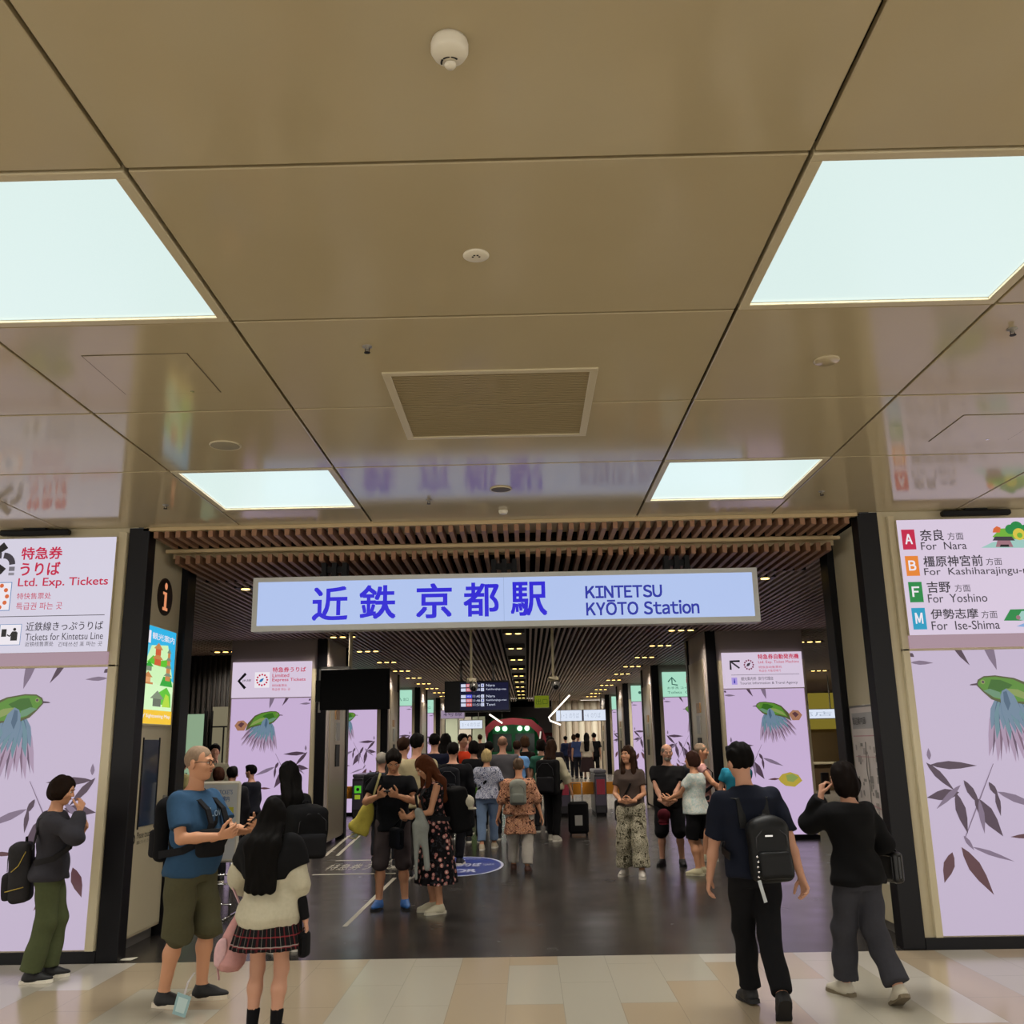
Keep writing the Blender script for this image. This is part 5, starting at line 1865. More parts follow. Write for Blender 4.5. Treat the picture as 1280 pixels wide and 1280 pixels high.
    # ---- shoes
    for sd in (-1, 1):
        o, R = FM[sd]
        if shoe:
            pr = [(ell(o + R @ V(0, .055 * s, .034 * s), V(.046, .125, .034) * s, R), .02), (ell(o + R @ V(0, .02 * s, .05 * s), V(.042, .085, .045) * s, R), .03),
                  (cone(o + R @ V(0, -.012 * s, .075 * s), o + R @ V(0, -.02 * s, .035 * s), .046 * s, .046 * s), .02)]
            so = grow(pr, .008 if lvl < 2 else .014, 'shoe', mat('shoe_' + shoe, '#' + shoe, .6), root, None, 1, [(rbox(o + R @ V(0, 0, -.1 * s), V(.3, .4, .1), .001, R), .004)])
            q = MB()
            out = [(.036, -.075), (.043, -.03), (.044, .03), (.052, .085), (.046, .135), (.024, .175), (-.024, .175), (-.046, .135), (-.05, .085), (-.042, .03), (-.042, -.03), (-.036, -.075), (-.015, -.09), (.015, -.09)]
            n = len(out)
            q.add([o + R @ V(x * s, y * s, 0.0) for x, y in out] + [o + R @ V(x * s * .97, y * s * .98, .026 * s) for x, y in out], [tuple(range(n)), tuple(range(2 * n - 1, n - 1, -1))] + [(j, j + n, (j + 1) % n + n, (j + 1) % n) for j in range(n)], mat('sole_' + sole, '#' + sole, .7))
            q.build('sole', so, False, local=True)
        if socks:
            t_ = an[sd] + (kn[sd] - an[sd]) * socks[1]
            grow([(cone(an[sd], t_, .042 * s, .05 * s, (0, 1)), .01)], h, 'sock', cloth(socks[0]), root)
    # ---- clothes
    tp = dict(top or {})
    if tp:
        lo_ = tp.get('loose', .016); hem = tp.get('hem', -.06); sl = tp.get('sleeve', .6)
        w0 = np.concatenate([[hem], WS[(WS > hem + .004) & (WS < .292)], [tp.get('neck', .290)]])
        A_, B_, Y_ = [np.interp(w0, WS, q) * H for q in (a, b, yo)]
        fl_ = tp.get('flare', 0.05)
        if fl_:
            g = np.clip((.06 - w0) / .3, 0, 2) * fl_
            A_, B_ = A_ + g, B_ + g
        if sex == 'f' and tp.get('bust', 1): B_ = B_ + .012 * s * np.exp(-((w0 - .19) / .03) ** 2); Y_ = Y_ + .012 * s * np.exp(-((w0 - .19) / .03) ** 2)
        pr = [(stack(P0, RT_, w0 * H, A_ + lo_, B_ + lo_, Y_), .02)]
        for i, sd in ((0, -1), (1, 1)):
            q = sl[i] if isinstance(sl, (tuple, list)) else sl
            if q <= 0: continue
            f = tp.get('arm', 1.0) * (1.0 if sex == 'm' else .88)
            r0, r1, r2 = .054 * s * f + lo_ * .5, .050 * s * f + lo_ * .7, .036 * s * f + lo_ * .6
            if q <= 1:
                e = sh[sd] + (el[sd] - sh[sd]) * q
                pr.append((cone(sh[sd] - U * .02, e, r0, r0 + (r1 - r0) * q + .004, (0, 1)), .03))
            else:
                e = el[sd] + (wr[sd] - el[sd]) * (q - 1)
                pr += [(cone(sh[sd] - U * .02, el[sd], r0, r1), .03), (cone(el[sd], e, r1, r1 + (r2 - r1) * (q - 1), (0, 1)), .025)]
        grow(pr, h, tp.get('name', 'shirt'), tp['m'], root, (tp.get('wr', .0035), 26, 26, 34, int(H * 1000) % 97), 1,
             [(cone(N_ + U * .01, N_ + U * .1, .056 * s, .075 * s), .01)] + [(cone(sh[sd] + U * .05 * H, sh[sd] - U * .045 * H + Rr * sd * .03 * s, .02, .012), .01) for sd in (-1, 1) if tp.get('tank')])
    bt = dict(bottom or {})
    if bt:
        lo_ = bt.get('loose', .014)
        kind = bt.get('kind', 'pants')
        wt = bt.get('waist', .065)
        if kind == 'pants':
            w0 = np.array([-.075, -.03, .03, wt])
            A_, B_, Y_ = [np.interp(w0, WS, q) * H for q in (a, b, yo)]
            gl = np.array([1.0, .55, .35, .3]) * lo_
            pr = [(stack(P0, RT_ if abs(lean[0]) < 12 else np.eye(3), w0 * H, A_ + gl, B_ + gl, Y_), .02)]
            hm = bt.get('hem', 1.96); rt, rk, rh = bt.get('r', (.088, .064, .056))
            sub = []
            for sd in (-1, 1):
                T0 = ft[sd] + V(0, 0, .0)
                if hm <= 1:
                    e = T0 + (kn[sd] - T0) * hm
                    pr.append((cone(T0, e, rt * s * bw + lo_ * .4, rk * s + lo_ * .6, (0, 1)), .025))
                else:
                    e = kn[sd] + (an[sd] - kn[sd]) * (hm - 1)
                    pr += [(cone(T0, kn[sd], rt * s * bw + lo_ * .4, rk * s + lo_ * .5), .025), (cone(kn[sd], e, rk * s + lo_ * .5, rh * s + lo_ * .5, (0, 1)), .02)]
            grow(pr, h, bt.get('name', 'trousers' if hm > 1 else 'shorts'), bt['m'], root, (bt.get('wr', .0035), 22, 22, 30, int(H * 777) % 91), 1)
        else:
            w1 = bt.get('hem', -.13)
            w0 = np.linspace(w1, wt, 8)
            A_ = np.interp(w0, WS, a) * H + lo_; B_ = np.interp(w0, WS, b) * H + lo_; Y_ = np.interp(w0, WS, yo) * H
            g = np.clip((.03 - w0), 0, 1) * bt.get('flare', .5) * H
            A_ = np.maximum(A_, A_.max() * (w0 < 0)) + g * .7; B_ = np.maximum(B_, B_.max() * (w0 < 0)) + g * .7
            pr = [(stack(P0, np.eye(3), w0 * H, A_, B_, Y_, bt.get('pleat', 0), bt.get('amp', .05)), .01)]
            grow(pr, h, bt.get('name', 'skirt'), bt['m'], root, (.003, 20, 20, 8, 4), 1)
    return dict(root=root, H=H, s=s, P0=P0, U=U, R=Rr, F=Fw, RT=RT_, N=N_, Hc=Hc, HM=HM, hd=hd, sh=sh, el=el, wr=wr, hand=hands, an=an, kn=kn, a=a * H, b=b * H, yo=yo * H, face=face, pos=pos, h=h, lvl=lvl)


def carried(p, name, label, cat):
    """a bag or other thing a person carries: its own top-level object in the person's frame"""
    t = thing(name, label, cat)
    t.location = p['root'].location
    t.rotation_euler = p['root'].rotation_euler
    return t


def backpack(p, label, m1, m2=None, size=(.15, .08, .22), up=.16, back=.0, side=0.0, straps=True, tilt=0):
    s, R = p['s'], p['RT'] @ rot((1, 0, 0), tilt)
    t = carried(p, 'backpack', label, 'backpack')
    d = np.interp(up, WS, p['b']) + .025 + size[1] * s + back
    c = p['P0'] + p['U'] * up * p['H'] - p['F'] * d + p['R'] * side
    hs = V(*size) * s
    h = max(.009, p['h'])
    m2 = m2 or m1
    grow([(rbox(c, hs, .055 * s, R), .01), (ell(c + R @ (V(0, -.01, .15) * s), V(size[0] * .92, size[1] * .9, size[2] * .42) * s, R), .03)], h, 'bag', m1, t, (.003, 24, 24, 24, 3))
    grow([(rbox(c + R @ (V(0, -size[1] - .01, -size[2] * .42) * s), V(size[0] * .82, .04, size[2] * .45) * s, .03 * s, R), .01)], h, 'pocket', m2, t, (.002, 24, 24, 24, 5))
    if straps:
        for sd in (-1, 1):
            q = MB()
            x = .080 * s
            pts, ns = [], []
            z1 = .255 * p['H']
            for w_, y_, n_ in ((up * p['H'] + size[2] * s * .8, -1, (0, -1, .2)), (z1 - .0 * s, -.75, (0, -.7, .7)), (z1 + .028 * s, 0, (0, 0, 1)), (z1 - .005, .75, (0, .7, .7)), (z1 - .07 * s, 1, (0, 1, 0)), (z1 - .16 * s, 1.02, (0, 1, 0)), (z1 - .26 * s, .9, (.4 * sd, .8, 0)), (z1 - .33 * s, .3, (sd, .3, 0)), (z1 - .36 * s, -.7, (sd, -.5, 0))):
                bb = np.interp(w_ / p['H'], WS, p['b']) + .036
                xx = x * 1.05 if abs(y_) > .2 and w_ > z1 - .2 * s else (x + .03 if y_ > .5 else np.interp(w_ / p['H'], WS, p['a']) + .034)
                pts.append(p['P0'] + p['U'] * w_ + p['R'] * sd * xx + p['F'] * (y_ * (bb + (.008 if y_ > .5 else 0)) + np.interp(w_ / p['H'], WS, p['yo'])))
                ns.append(p['RT'] @ V(*n_))
            q.band(pts, .05 * s, .012 * s, [Vector(v) for v in ns], m2)
            q.build('strap', t, False, local=True)
    q = MB()
    f0 = c + R @ V(0, -hs[1] - .004, 0)
    q.tube([f0 + R @ V(x, .003, z) for x, z in ((-hs[0] * .8, hs[2] * .1), (-hs[0] * .75, hs[2] * .5), (-hs[0] * .3, hs[2] * .8), (hs[0] * .3, hs[2] * .8), (hs[0] * .75, hs[2] * .5), (hs[0] * .8, hs[2] * .1))], .0035 * s, mat('zip_dark', '#35353a', .4), 5)
    q.build('zipper', t, True, local=True)
    q = MB()
    q.tube([c + R @ V(-.03 * s, hs[1] * .4, hs[2] + .0), c + R @ V(-.02 * s, hs[1] * .4, hs[2] + .04 * s), c + R @ V(.02 * s, hs[1] * .4, hs[2] + .04 * s), c + R @ V(.03 * s, hs[1] * .4, hs[2])], .008 * s, m2, 6)
    q.build('grab_handle', t, True, local=True)
    return t, c, R, hs


def cross_strap(t, p, m, side=1, w=.035, hip=-.02):
    """a strap from one shoulder across to the other hip, all the way round"""
    q = MB()
    pts, ns = [], []
    for k in range(17):
        a_ = 2 * PI * k / 16
        f = math.cos(a_)              # +1 at the shoulder, -1 at the hip
        y = math.sin(a_)
        w_ = (.27 + hip) / 2 + (.27 - hip) / 2 * f
        bb = np.interp(w_, WS, p['b']) + .028; aa = np.interp(w_, WS, p['a']) + .026
        xx = side * f * (.6 * aa if f > 0 else aa * .98)
        yy = y * bb if abs(f) < .95 else 0
        if f > .95: w_ = .287
        pts.append(p['P0'] + p['U'] * w_ * p['H'] + p['R'] * xx + p['F'] * (yy + np.interp(w_, WS, p['yo'])))
        ns.append(p['RT'] @ V(side * f * .8, y, .5 if f > .9 else 0))
    q.band(pts, w, .007, [Vector(v) for v in ns], m)
    q.build('strap', t, False, local=True)

# ------------------------------------------------------------------ who is there
FLORAL = pattern('print_floral_black', 'floral', ['#0f0d10', '#b87a74', '#dcc8b8', '#3a3a40'], 17)
TUNIC = pattern('print_tunic', 'mottle', ['#3a2320', '#a87458', '#c99a78', '#6a3f3a', '#b98a70'], 22)
BLOUSE = pattern('print_blue_white', 'mottle', ['#30385a', '#a9acbc', '#c4c6d0', '#4a5478', '#b4b6c4'], 30)
BLOUSE2 = pattern('print_pale_leaf', 'mottle', ['#a9bcb8', '#c9ccc2', '#b4c4c8', '#d2d0c4'], 26)
WIDEP = pattern('print_olive_cream', 'mottle', ['#3e3a2c', '#9a947e', '#beb8a4', '#5c5844', '#aaa490'], 22)
PLAID = pattern('plaid_black_red', 'plaid', ['#121113', '#7a2a30', '#a39a94'])
BLKC, NAVY, DGREY = cloth('0e0e10'), cloth('10131e'), cloth('1a1a1d')


def phone(p, sd, label, tilt=0, d=(0, 0, 0), glow=False):
    t = carried(p, 'phone', label, 'phone')
    c = p['hand'][sd] + V(*d)
    fd = nrm(p['hand'][sd] - p['wr'][sd])
    R = p['HM'] @ rot((1, 0, 0), tilt)
    q = MB().bev(-.036, .036, -.005, .005, -.075, .075, M_BLK, .003)
    q.v = [tuple(c + R @ V(*v)) for v in q.v]
    q.build('case', t, False, local=True)
    q = MB().box(-.033, .033, .0052, .0058, -.07, .07, lit('6a7684', .4, 'phone_screen') if glow else mat('phone_glass', '#15171c', .1))
    q.v = [tuple(c + R @ V(*v)) for v in q.v]
    q.build('screen', t, False, local=True)
    return t


# 1  woman by the left wall panel
p = person('woman in dark jacket and wide olive trousers beside the left lit panel', (-3.79, 7.84), 1.52, 72, 0, 'f', SKA, ('bob', '1d130d'), dict(m=cloth('35343a'), sleeve=1.96, loose=.028, hem=-.05, wr=.006, arm=1.1, name='jacket'),
           dict(m=cloth('4a5136'), r=(.094, .080, .084), hem=1.97, loose=.016, wr=.003), arms=({'t': (-.07, .13, .70), 'curl': 1.0, 'fd': (.3, .5, .8), 'pn': (.4, -.8, .3)}, {'t': (.07, .125, .82), 'hint': (.6, -.2, -1), 'fd': (-.5, .1, .85), 'pn': (-.7, -.6, 0), 'curl': .7}),
           feet=((-.05, .03, -4, 0), (.05, -.035, 6, 0)), head=(6, -14, 0), sole='d8d2c4', shoe='141416')
t, c, R, hs = backpack(p, 'dark grey bag with yellow zip lines on the back of the olive-trousered woman', cloth('2f2e30'), cloth('282729'), (.155, .09, .25), -.01, .0, -.05, True, 4)
q = MB(); f0 = c + R @ V(.0, -hs[1] - .06, 0)
q.tube([c + R @ V(hs[0] + .006, -.05, .02), c + R @ V(hs[0] + .006, 0, .06), c + R @ V(hs[0] + .004, .05, .16)], .004, mat('yellow_zip', '#a8923a', .5), 6)
q.tube([c + R @ V(hs[0] + .006, .04, -.1), c + R @ V(hs[0] + .008, -.09, -.12)], .004, mat('yellow_zip', '#a8923a', .5), 6)
q.build('yellow_piping', t, True, local=True)

# 2  man in the blue shirt
p = person('man in blue shirt, glasses and cargo shorts standing with phone, left', (-2.42, 7.09), 1.73, 110, 0, 'm', SKA, ('buzz', '85715f'), dict(m=cloth('2c4864'), sleeve=.75, loose=.02, hem=-.045, wr=.005, arm=1.02),
           dict(m=cloth('4c4a36'), r=(.098, .088, .094), hem=1.12, loose=.02, wr=.006), arms=({'t': (-.07, .235, .655), 'hint': (-.5, -.6, -.8), 'fd': (.45, .7, .35), 'pn': (.7, -.2, .5), 'curl': .9}, {'t': (.085, .20, .645), 'hint': (.6, -.6, -.8), 'fd': (-.25, .9, .25), 'pn': (-.8, 0, .5), 'curl': .8}),
           feet=((-.085, .03, -22, 0), (.06, -.04, -4, 0)), head=(-12, 0, 0), shoe='131316', sole='c9bfae', belly=.045, bw=1.06)
r_ = p['root']
q = MB()
hd = p['hd']
for sd in (-1, 1):
    q.tube([hd(sd * .033 + .024 * math.cos(2 * PI * k / 14), .103, .002 + .017 * math.sin(2 * PI * k / 14)) for k in range(14)], .0022, M_BLK, 5, closed=True)
    q.tube([hd(sd * .057, .101, .006), hd(sd * .082, .04, .008), hd(sd * .084, -.01, .0)], .0022, M_BLK, 5)
q.tube([hd(-.01, .105, .004), hd(.01, .105, .004)], .002, M_BLK, 5)
q.build('glasses', r_, True, local=True)
q = MB()
vs_, fs_ = text_polys('Lov')
lo_, hi_ = vs_.min(0), vs_.max(0)
pp = []
for a_, b_ in (vs_ - lo_) / (hi_ - lo_):
    w_ = .186 + b_ * .035; x_ = .055 - a_ * .11
    A_, B_ = np.interp(w_, WS, p['a']) + .036, np.interp(w_, WS, p['b']) + .040
    yy = B_ * math.sqrt(max(0, 1 - (x_ / A_) ** 2))
    pp.append(p['P0'] + p['U'] * w_ * p['H'] + p['R'] * x_ + p['F'] * (yy + .018))
q.add(pp, fs_, mat('tee_print', '#7d93a6', .8)); q.build('shirt_print', r_, False, local=True)
backpack(p, 'black backpack worn by the man in the blue shirt', BLKC, DGREY, (.14, .055, .21), .13, -.035)
phone(p, -1, 'dark phone held up by the man in the blue shirt', -50, (0, .01, .03))
t = carried(p, 'waist_bag', 'black crossbody pouch hanging at the waist of the man in blue shirt', 'bag')
c = p['P0'] + p['U'] * .085 * p['H'] + p['F'] * (p['b'][3] + .075) + p['R'] * .09
grow([(rbox(c, V(.105, .04, .095), .04, rot((0, 0, 1), -28)), .01)], .009, 'pouch', cloth('151516'), t, (.003, 20, 20, 20, 3))
q = MB(); q.tube([c + V(-.08, .047, .05), c + V(0, .052, .055), c + V(.08, .03, .05)], .004, M_GREY, 5); q.build('zipper', t, True, local=True)
cross_strap(t, p, BLKC, -1, .03, .06)

# a card case on a lanyard by his shoe
t = thing('card_case', 'clear blue card case on a lanyard by the black sneaker', 'card case', (flr(224, 1268).x, flr(224, 1268).y, 0))
a_, b_, c_, d_ = at(215, 1268, 6.72), at(231, 1273, 6.72), at(239, 1247, 6.74), at(222, 1241, 6.74)
zo = min(a_.z, b_.z) - .004
q = MB(); f_ = [Vector((v.x, v.y, v.z - zo)) for v in (a_, b_, c_, d_)]
q.add(f_ + [v + Vector((0, .006, 0)) for v in f_], [(0, 1, 2, 3), (7, 6, 5, 4), (0, 4, 5, 1), (1, 5, 6, 2), (2, 6, 7, 3), (3, 7, 4, 0)], mat('card_blue', '#7fa0a4', .3)); q.build('case', t)
q = MB(); g_ = [f_[0] * .84 + f_[2] * .16, f_[1] * .84 + f_[3] * .16, f_[2] * .84 + f_[0] * .16, f_[3] * .84 + f_[1] * .16]
q.add([v + Vector((0, -.001, 0)) for v in g_], [(0, 1, 2, 3)], mat('card_paper', '#a9c0c0', .4)); q.build('card', t)
q = MB(); m_ = (f_[2] + f_[3]) / 2
q.band([m_, m_ + Vector((.012, .02, .07)), at(243, 1216, 6.9) ], .012, .002, (0, -1, 0), mat('lanyard_grey', '#b4aeb0', .7)); q.build('lanyard', t)

# 3  girl in the plaid skirt
GP = (-1.63, 6.26)
p = person('girl with long black hair in cream cardigan and plaid skirt, seen from behind', GP, 1.39, 8, 0, 'f', SKB, ('long', HR_BLK, .20, 0, .06, .085), dict(m=cloth('b3ad98'), sleeve=(1.55, 1.1), loose=.046, hem=-.07, wr=.005, arm=1.2, name='cardigan', bust=0),
           dict(kind='skirt', m=PLAID, hem=-.165, waist=.03, flare=.36, pleat=22, amp=.04, loose=.016), arms=({'t': (-.15, .16, .55), 'hint': (-1, -.5, -.2), 'curl': .8}, {'t': (.165, .02, .475), 'hint': (.8, -1, 0), 'curl': .7}),
           head=(-10, -8, 0), socks=('0f0f12', .32), shoe='101013', sole='1a1a1c')
grow([(stack(p['P0'], p['RT'], np.array([.125, .17, .21, .25, .278, .30]) * p['H'], np.interp([.125, .17, .21, .25, .278, .30], WS, p['a']) + np.array([.05, .068, .072, .07, .06, .03]), np.interp([.125, .17, .21, .25, .278, .30], WS, p['b']) + np.array([.06, .07, .072, .068, .06, .04]), np.zeros(6)), .02)]
     + [(cone(p['sh'][sd] - p['U'] * .01, p['sh'][sd] * .45 + p['el'][sd] * .55, .094, .09, (0, 1)), .03) for sd in (-1, 1)], .0095, 'black_cape_collar', cloth('101012'), p['root'], (.003, 24, 24, 30, 9))
e_ = p['el'][1]
grow([(cone(e_ * .8 + p['wr'][1] * .2, p['wr'][1], .036, .03, (0, 1)), .01)], .0095, 'black_sleeve', cloth('101012'), p['root'], (.002, 40, 40, 50, 1))
t = carried(p, 'hand_pouch', 'small black pouch held in the right hand of the plaid-skirted girl', 'bag')
c = p['hand'][1] + V(0, .0, -.075)
grow([(rbox(c, V(.03, .05, .075), .025), .01)], .009, 'pouch', cloth('0f0f11'), t)
q = MB(); q.tube([c + V(0, -.02, .07), p['hand'][1] + V(0, -.02, .02), p['hand'][1] + V(0, .02, .02), c + V(0, .02, .07)], .004, M_BLK, 6); q.build('wrist_loop', t, True, local=True)
t = carried(p, 'pink_bag', 'pale pink tote hanging at the left side of the plaid-skirted girl', 'bag')
PK = cloth('b98a88'); PK2 = cloth('c4a0a4')
c = V(-.25, .09, .53)
RB = rot((0, 1, 0), 14)
grow([(stack(c, RB, [-.16, -.12, 0, .1, .16], [.065, .085, .075, .05, .03], [.10, .13, .12, .09, .06], [0, 0, 0, 0, 0]), .01)], .009, 'bag', PK, t, (.006, 22, 22, 20, 5))
grow([(ell(c + RB @ V(-.03, -.12, -.06), V(.04, .02, .09), RB), .01)], .009, 'pocket', PK2, t, (.003, 24, 24, 24, 5))
q = MB()
for dy in (-.05, .05): q.band([c + V(-.0, dy, .12), c + V(.05, dy, .2), p['el'][-1] + V(-.06, dy * .6, .0)], .022, .006, (-1, 0, .3), PK2)
q.band([c + V(-.05, -.05, .0), c + V(-.09, -.06, -.12), c + V(-.075, -.05, -.22)], .02, .005, (-1, 0, 0), PK2)
q.build('strap', t, False, local=True)

# 4  person in black behind her
p = person('long-haired person all in black behind the plaid-skirted girl', (-2.14, 8.75), 1.58, -34, 0, 'f', SKB, ('long', HR_BLK, .24), dict(m=BLKC, sleeve=1.95, loose=.035, hem=-.16, arm=1.2, name='coat'), dict(m=BLKC, loose=.02, r=(.095, .08, .07)),
           arms=({'t': (-.11, .2, .56), 'curl': .8}, {'t': (.13, .1, .50), 'curl': .8}), head=(-6, -6, 0))
backpack(p, 'big black backpack on the long-haired person in black', BLKC, DGREY, (.17, .15, .23), .10, .03, .06, True, 6)

# 5, 6  couple looking at a phone
p = person('man in black shirt, grey shorts and blue shoes looking at phone', (-1.50, 10.86), 1.69, 178, 1, 'm', SKA, ('short', '15100d'), dict(m=cloth('111318'), sleeve=.68, loose=.02, hem=-.055, arm=1.1), dict(m=cloth('423a3c'), r=(.095, .082, .074), hem=1.1, loose=.016),
           arms=({'t': (-.045, .20, .70), 'hint': (-.9, -.4, -.8), 'fd': (.5, .75, .25), 'pn': (.6, -.3, .7), 'curl': 1.1}, {'t': (.07, .20, .70), 'hint': (.9, -.4, -.8), 'fd': (-.5, .75, .25), 'pn': (-.6, -.3, .7), 'curl': 1.1}),
           feet=((-.085, 0, -14, 0), (.085, .0, 14, 0)), head=(-6, -34, 0), shoe='245a9c', sole='16181c', bw=1.04)
phone(p, 1, 'phone in the hands of the man with blue shoes', -60, (-.04, .02, .02))
t = carried(p, 'tote_bag', 'yellow tote bag hanging from the shoulder of the man with blue shoes', 'bag')
YB = mat('yellow_canvas', '#bdb04a', .8, noise=.25, nscale=18); YB2 = cloth('b4ad7a')
c = V(.185, -.03, .565) * p['H']; RB = rot((0, 1, 0), -24)
grow([(stack(c, RB, [-.19, -.15, 0, .12, .17], [.10, .125, .10, .055, .02], [.05, .06, .055, .04, .02], [0] * 5), .01)], .0115, 'bag', YB, t, (.007, 20, 20, 18, 8))
q = MB(); q.band([c + V(-.07, 0, .14), V(.115, .13, .69) * p['H'], V(.085, .09, .80) * p['H'], V(.085, .0, .835) * p['H'], V(.1, -.08, .76) * p['H']], .022, .006, [Vector((.5, 1, 0)), Vector((0, 1, .2)), Vector((0, .7, .7)), Vector((0, 0, 1)), Vector((0, -1, .2))], YB2)
q.tube([c + V(.05, 0, -.16), c + V(.14, 0, -.19), c + V(.17, 0, -.225), c + V(.10, 0, -.235), c + V(.06, 0, -.19)], .008, YB2, 6); q.build('strap', t, False, local=True)
p = person('woman with wavy auburn hair in black floral dress beside the phone-watching man', (-1.0, 10.58), 1.62, -118, 1, 'f', SKA, ('wavy', HR_AUB, .13, 1), dict(m=FLORAL, sleeve=0, loose=.016, hem=-.03, name='dress_top', tank=1),
           dict(kind='skirt', m=FLORAL, hem=-.35, waist=.07, flare=.22, loose=.016, name='dress_skirt', pleat=9, amp=.06),
           arms=({'t': (-.03, .21, .60), 'hint': (-.6, -.6, -1), 'fd': (.6, .7, .1), 'pn': (.3, -.7, .3), 'curl': .9}, {'t': (.06, .2, .585), 'hint': (.6, -.7, -1), 'fd': (-.7, .6, .2), 'pn': (-.3, -.6, .4), 'curl': .9}),
           head=(0, -30, 0), lean=(7, 0), shoe='c0b9a0', sole='c9c2ae')
backpack(p, 'large black backpack on the woman in the floral dress', BLKC, DGREY, (.16, .12, .25), .08, .02)
t = carried(p, 'sun_cap', 'white cap clipped on the black backpack of the floral-dressed woman', 'cap')
c = p['P0'] + p['U'] * .12 * p['H'] - p['F'] * (p['b'][3] + .27) - p['R'] * .09
WC = cloth('b7b2a0')
grow([(ell(c, V(.085, .075, .075)), .02), (ell(c + V(-.01, -.03, -.065), V(.09, .07, .014)), .015)], .0115, 'crown', WC, t, (.003, 30, 30, 30, 5))
q = MB(); q.ball(c + V(0, 0, .075), .008, WC, 8, 6); q.build('button', t, True, local=True)
t = carried(p, 'draped_jacket', 'pale grey jacket draped over the forearm of the floral-dressed woman', 'jacket')
JG = cloth('8f938e')
c = p['el'][-1] * .45 + p['wr'][-1] * .55 - p['R'] * .03
grow([(cone(c + V(0, 0, .03), c + V(-.045, -.03, -.12), .04, .06), .03), (cone(c + V(-.045, -.03, -.12), c + V(-.09, -.06, -.52), .055, .03), .04), (cone(c + V(-.02, .03, -.1), c + V(-.06, .05, -.62), .05, .018), .03)], .0115, 'drape', JG, t, (.006, 26, 26, 9, 7))
t = carried(p, 'shoulder_bag', 'small black bag between the phone-watching man and the floral-dressed woman', 'bag')
c = p['wr'][1] + V(.06, .06, -.2)
grow([(rbox(c, V(.13, .05, .11), .04), .01)], .0125, 'bag', cloth('11131a'), t)
q = MB(); q.tube([c + V(-.1, 0, .1), p['wr'][1] + V(.02, .0, .03), c + V(.1, 0, .1)], .008, M_BLK, 6); q.build('strap', t, True, local=True)

# 7, 8, 9  walking away in the middle
p = person('short blond-haired woman in patterned blouse and light jeans walking away', (-.70, 16.6), 1.62, 6, 1, 'f', SKA, ('bob', HR_BLD), dict(m=BLOUSE, sleeve=.75, loose=.03, hem=-.03, arm=1.2), dict(m=cloth('6a7f9c'), r=(.098, .075, .066), hem=1.84, loose=.014),
           arms=({'t': (-.2, .02, .47)}, {'t': (.2, .03, .47)}), feet=((-.05, -.07, -5, 0), (.05, .14, 5, 0)), shoe='b0a58e', bw=1.12, belly=.03)
t = carried(p, 'shoulder_pouch', 'green and black pouch on a strap across the blond woman', 'bag')
c = p['P0'] + V(-.20, -.02, .06)
grow([(rbox(c, V(.05, .07, .08), .03), .01)], .0125, 'pouch', cloth('4f7a2c'), t)
cross_strap(t, p, BLKC, 1, .04, .03)
p = person('woman in peach floral tunic and white trousers walking away', (-.13, 13.7), 1.50, 4, 1, 'f', SKA, ('tied', '5a4a3c'), dict(m=TUNIC, sleeve=1.05, loose=.035, hem=-.03, arm=1.25, name='tunic_top'), dict(kind='pants', m=cloth('a9a49c'), r=(.1, .085, .075), hem=1.9, loose=.016),
           arms=({'t': (-.21, .0, .45)}, {'t': (.22, .0, .43)}), feet=((-.07, .1, -4, 0), (.07, -.06, 8, 0)), shoe='3f2219', sole='2a1a14', bw=1.2, belly=.03)
r_ = p['root']
grow([(stack(p['P0'], np.eye(3), np.linspace(-.2, .09, 7) * p['H'], np.array([.225, .215, .205, .2, .195, .185, .17]), np.array([.17, .165, .16, .15, .145, .14, .13]), np.zeros(7), 8, .05), .02)], .0125, 'tunic_skirt', TUNIC, r_, (.004, 20, 20, 12, 3))
backpack(p, 'small grey backpack on the woman in the peach tunic', cloth('7d8078'), cloth('6d716a'), (.13, .07, .17), .16, .0)
p = person('long-haired person in cream blouse with black trousers walking away', (.44, 17.9), 1.76, 24, 1, 'f', SKA, ('long', HR_BRN, .1), dict(m=cloth('b5ad94'), sleeve=1.5, loose=.032, hem=-.03, arm=1.3), dict(m=BLKC, loose=.014, r=(.09, .068, .06)),
           arms=({'t': (-.18, .08, .5)}, {'t': (.19, .06, .47)}), feet=((-.05, .06, 0, 0), (.06, -.08, 5, 0)), shoe='a9a498')
backpack(p, 'large black backpack on the person in the cream blouse', BLKC, DGREY, (.19, .13, .29), .10, .0, .03)
t = thing('suitcase', 'black suitcase standing beside the person in the cream blouse', 'suitcase', (.95, 18.6, 0))
MB().bev(.74, 1.12, 18.5, 18.76, .05, .62, BLKC, .04).build('shell', t)
q = MB()
for x in (.78, 1.08):
    for y in (18.53, 18.73): q.cyl((x - .015, y, .03), .028, .03, M_BLK, 10, 0)
q.build('wheels', t)
q = MB(); q.tube([(.84, 18.7, .6), (.84, 18.7, .95), (1.02, 18.7, .95), (1.02, 18.7, .6)], .01, M_GREY, 6); q.build('handle', t, True)
q = MB(); q.box(.86, 1.0, 18.492, 18.5, .2, .38, M_GREY); q.build('front_plate', t)

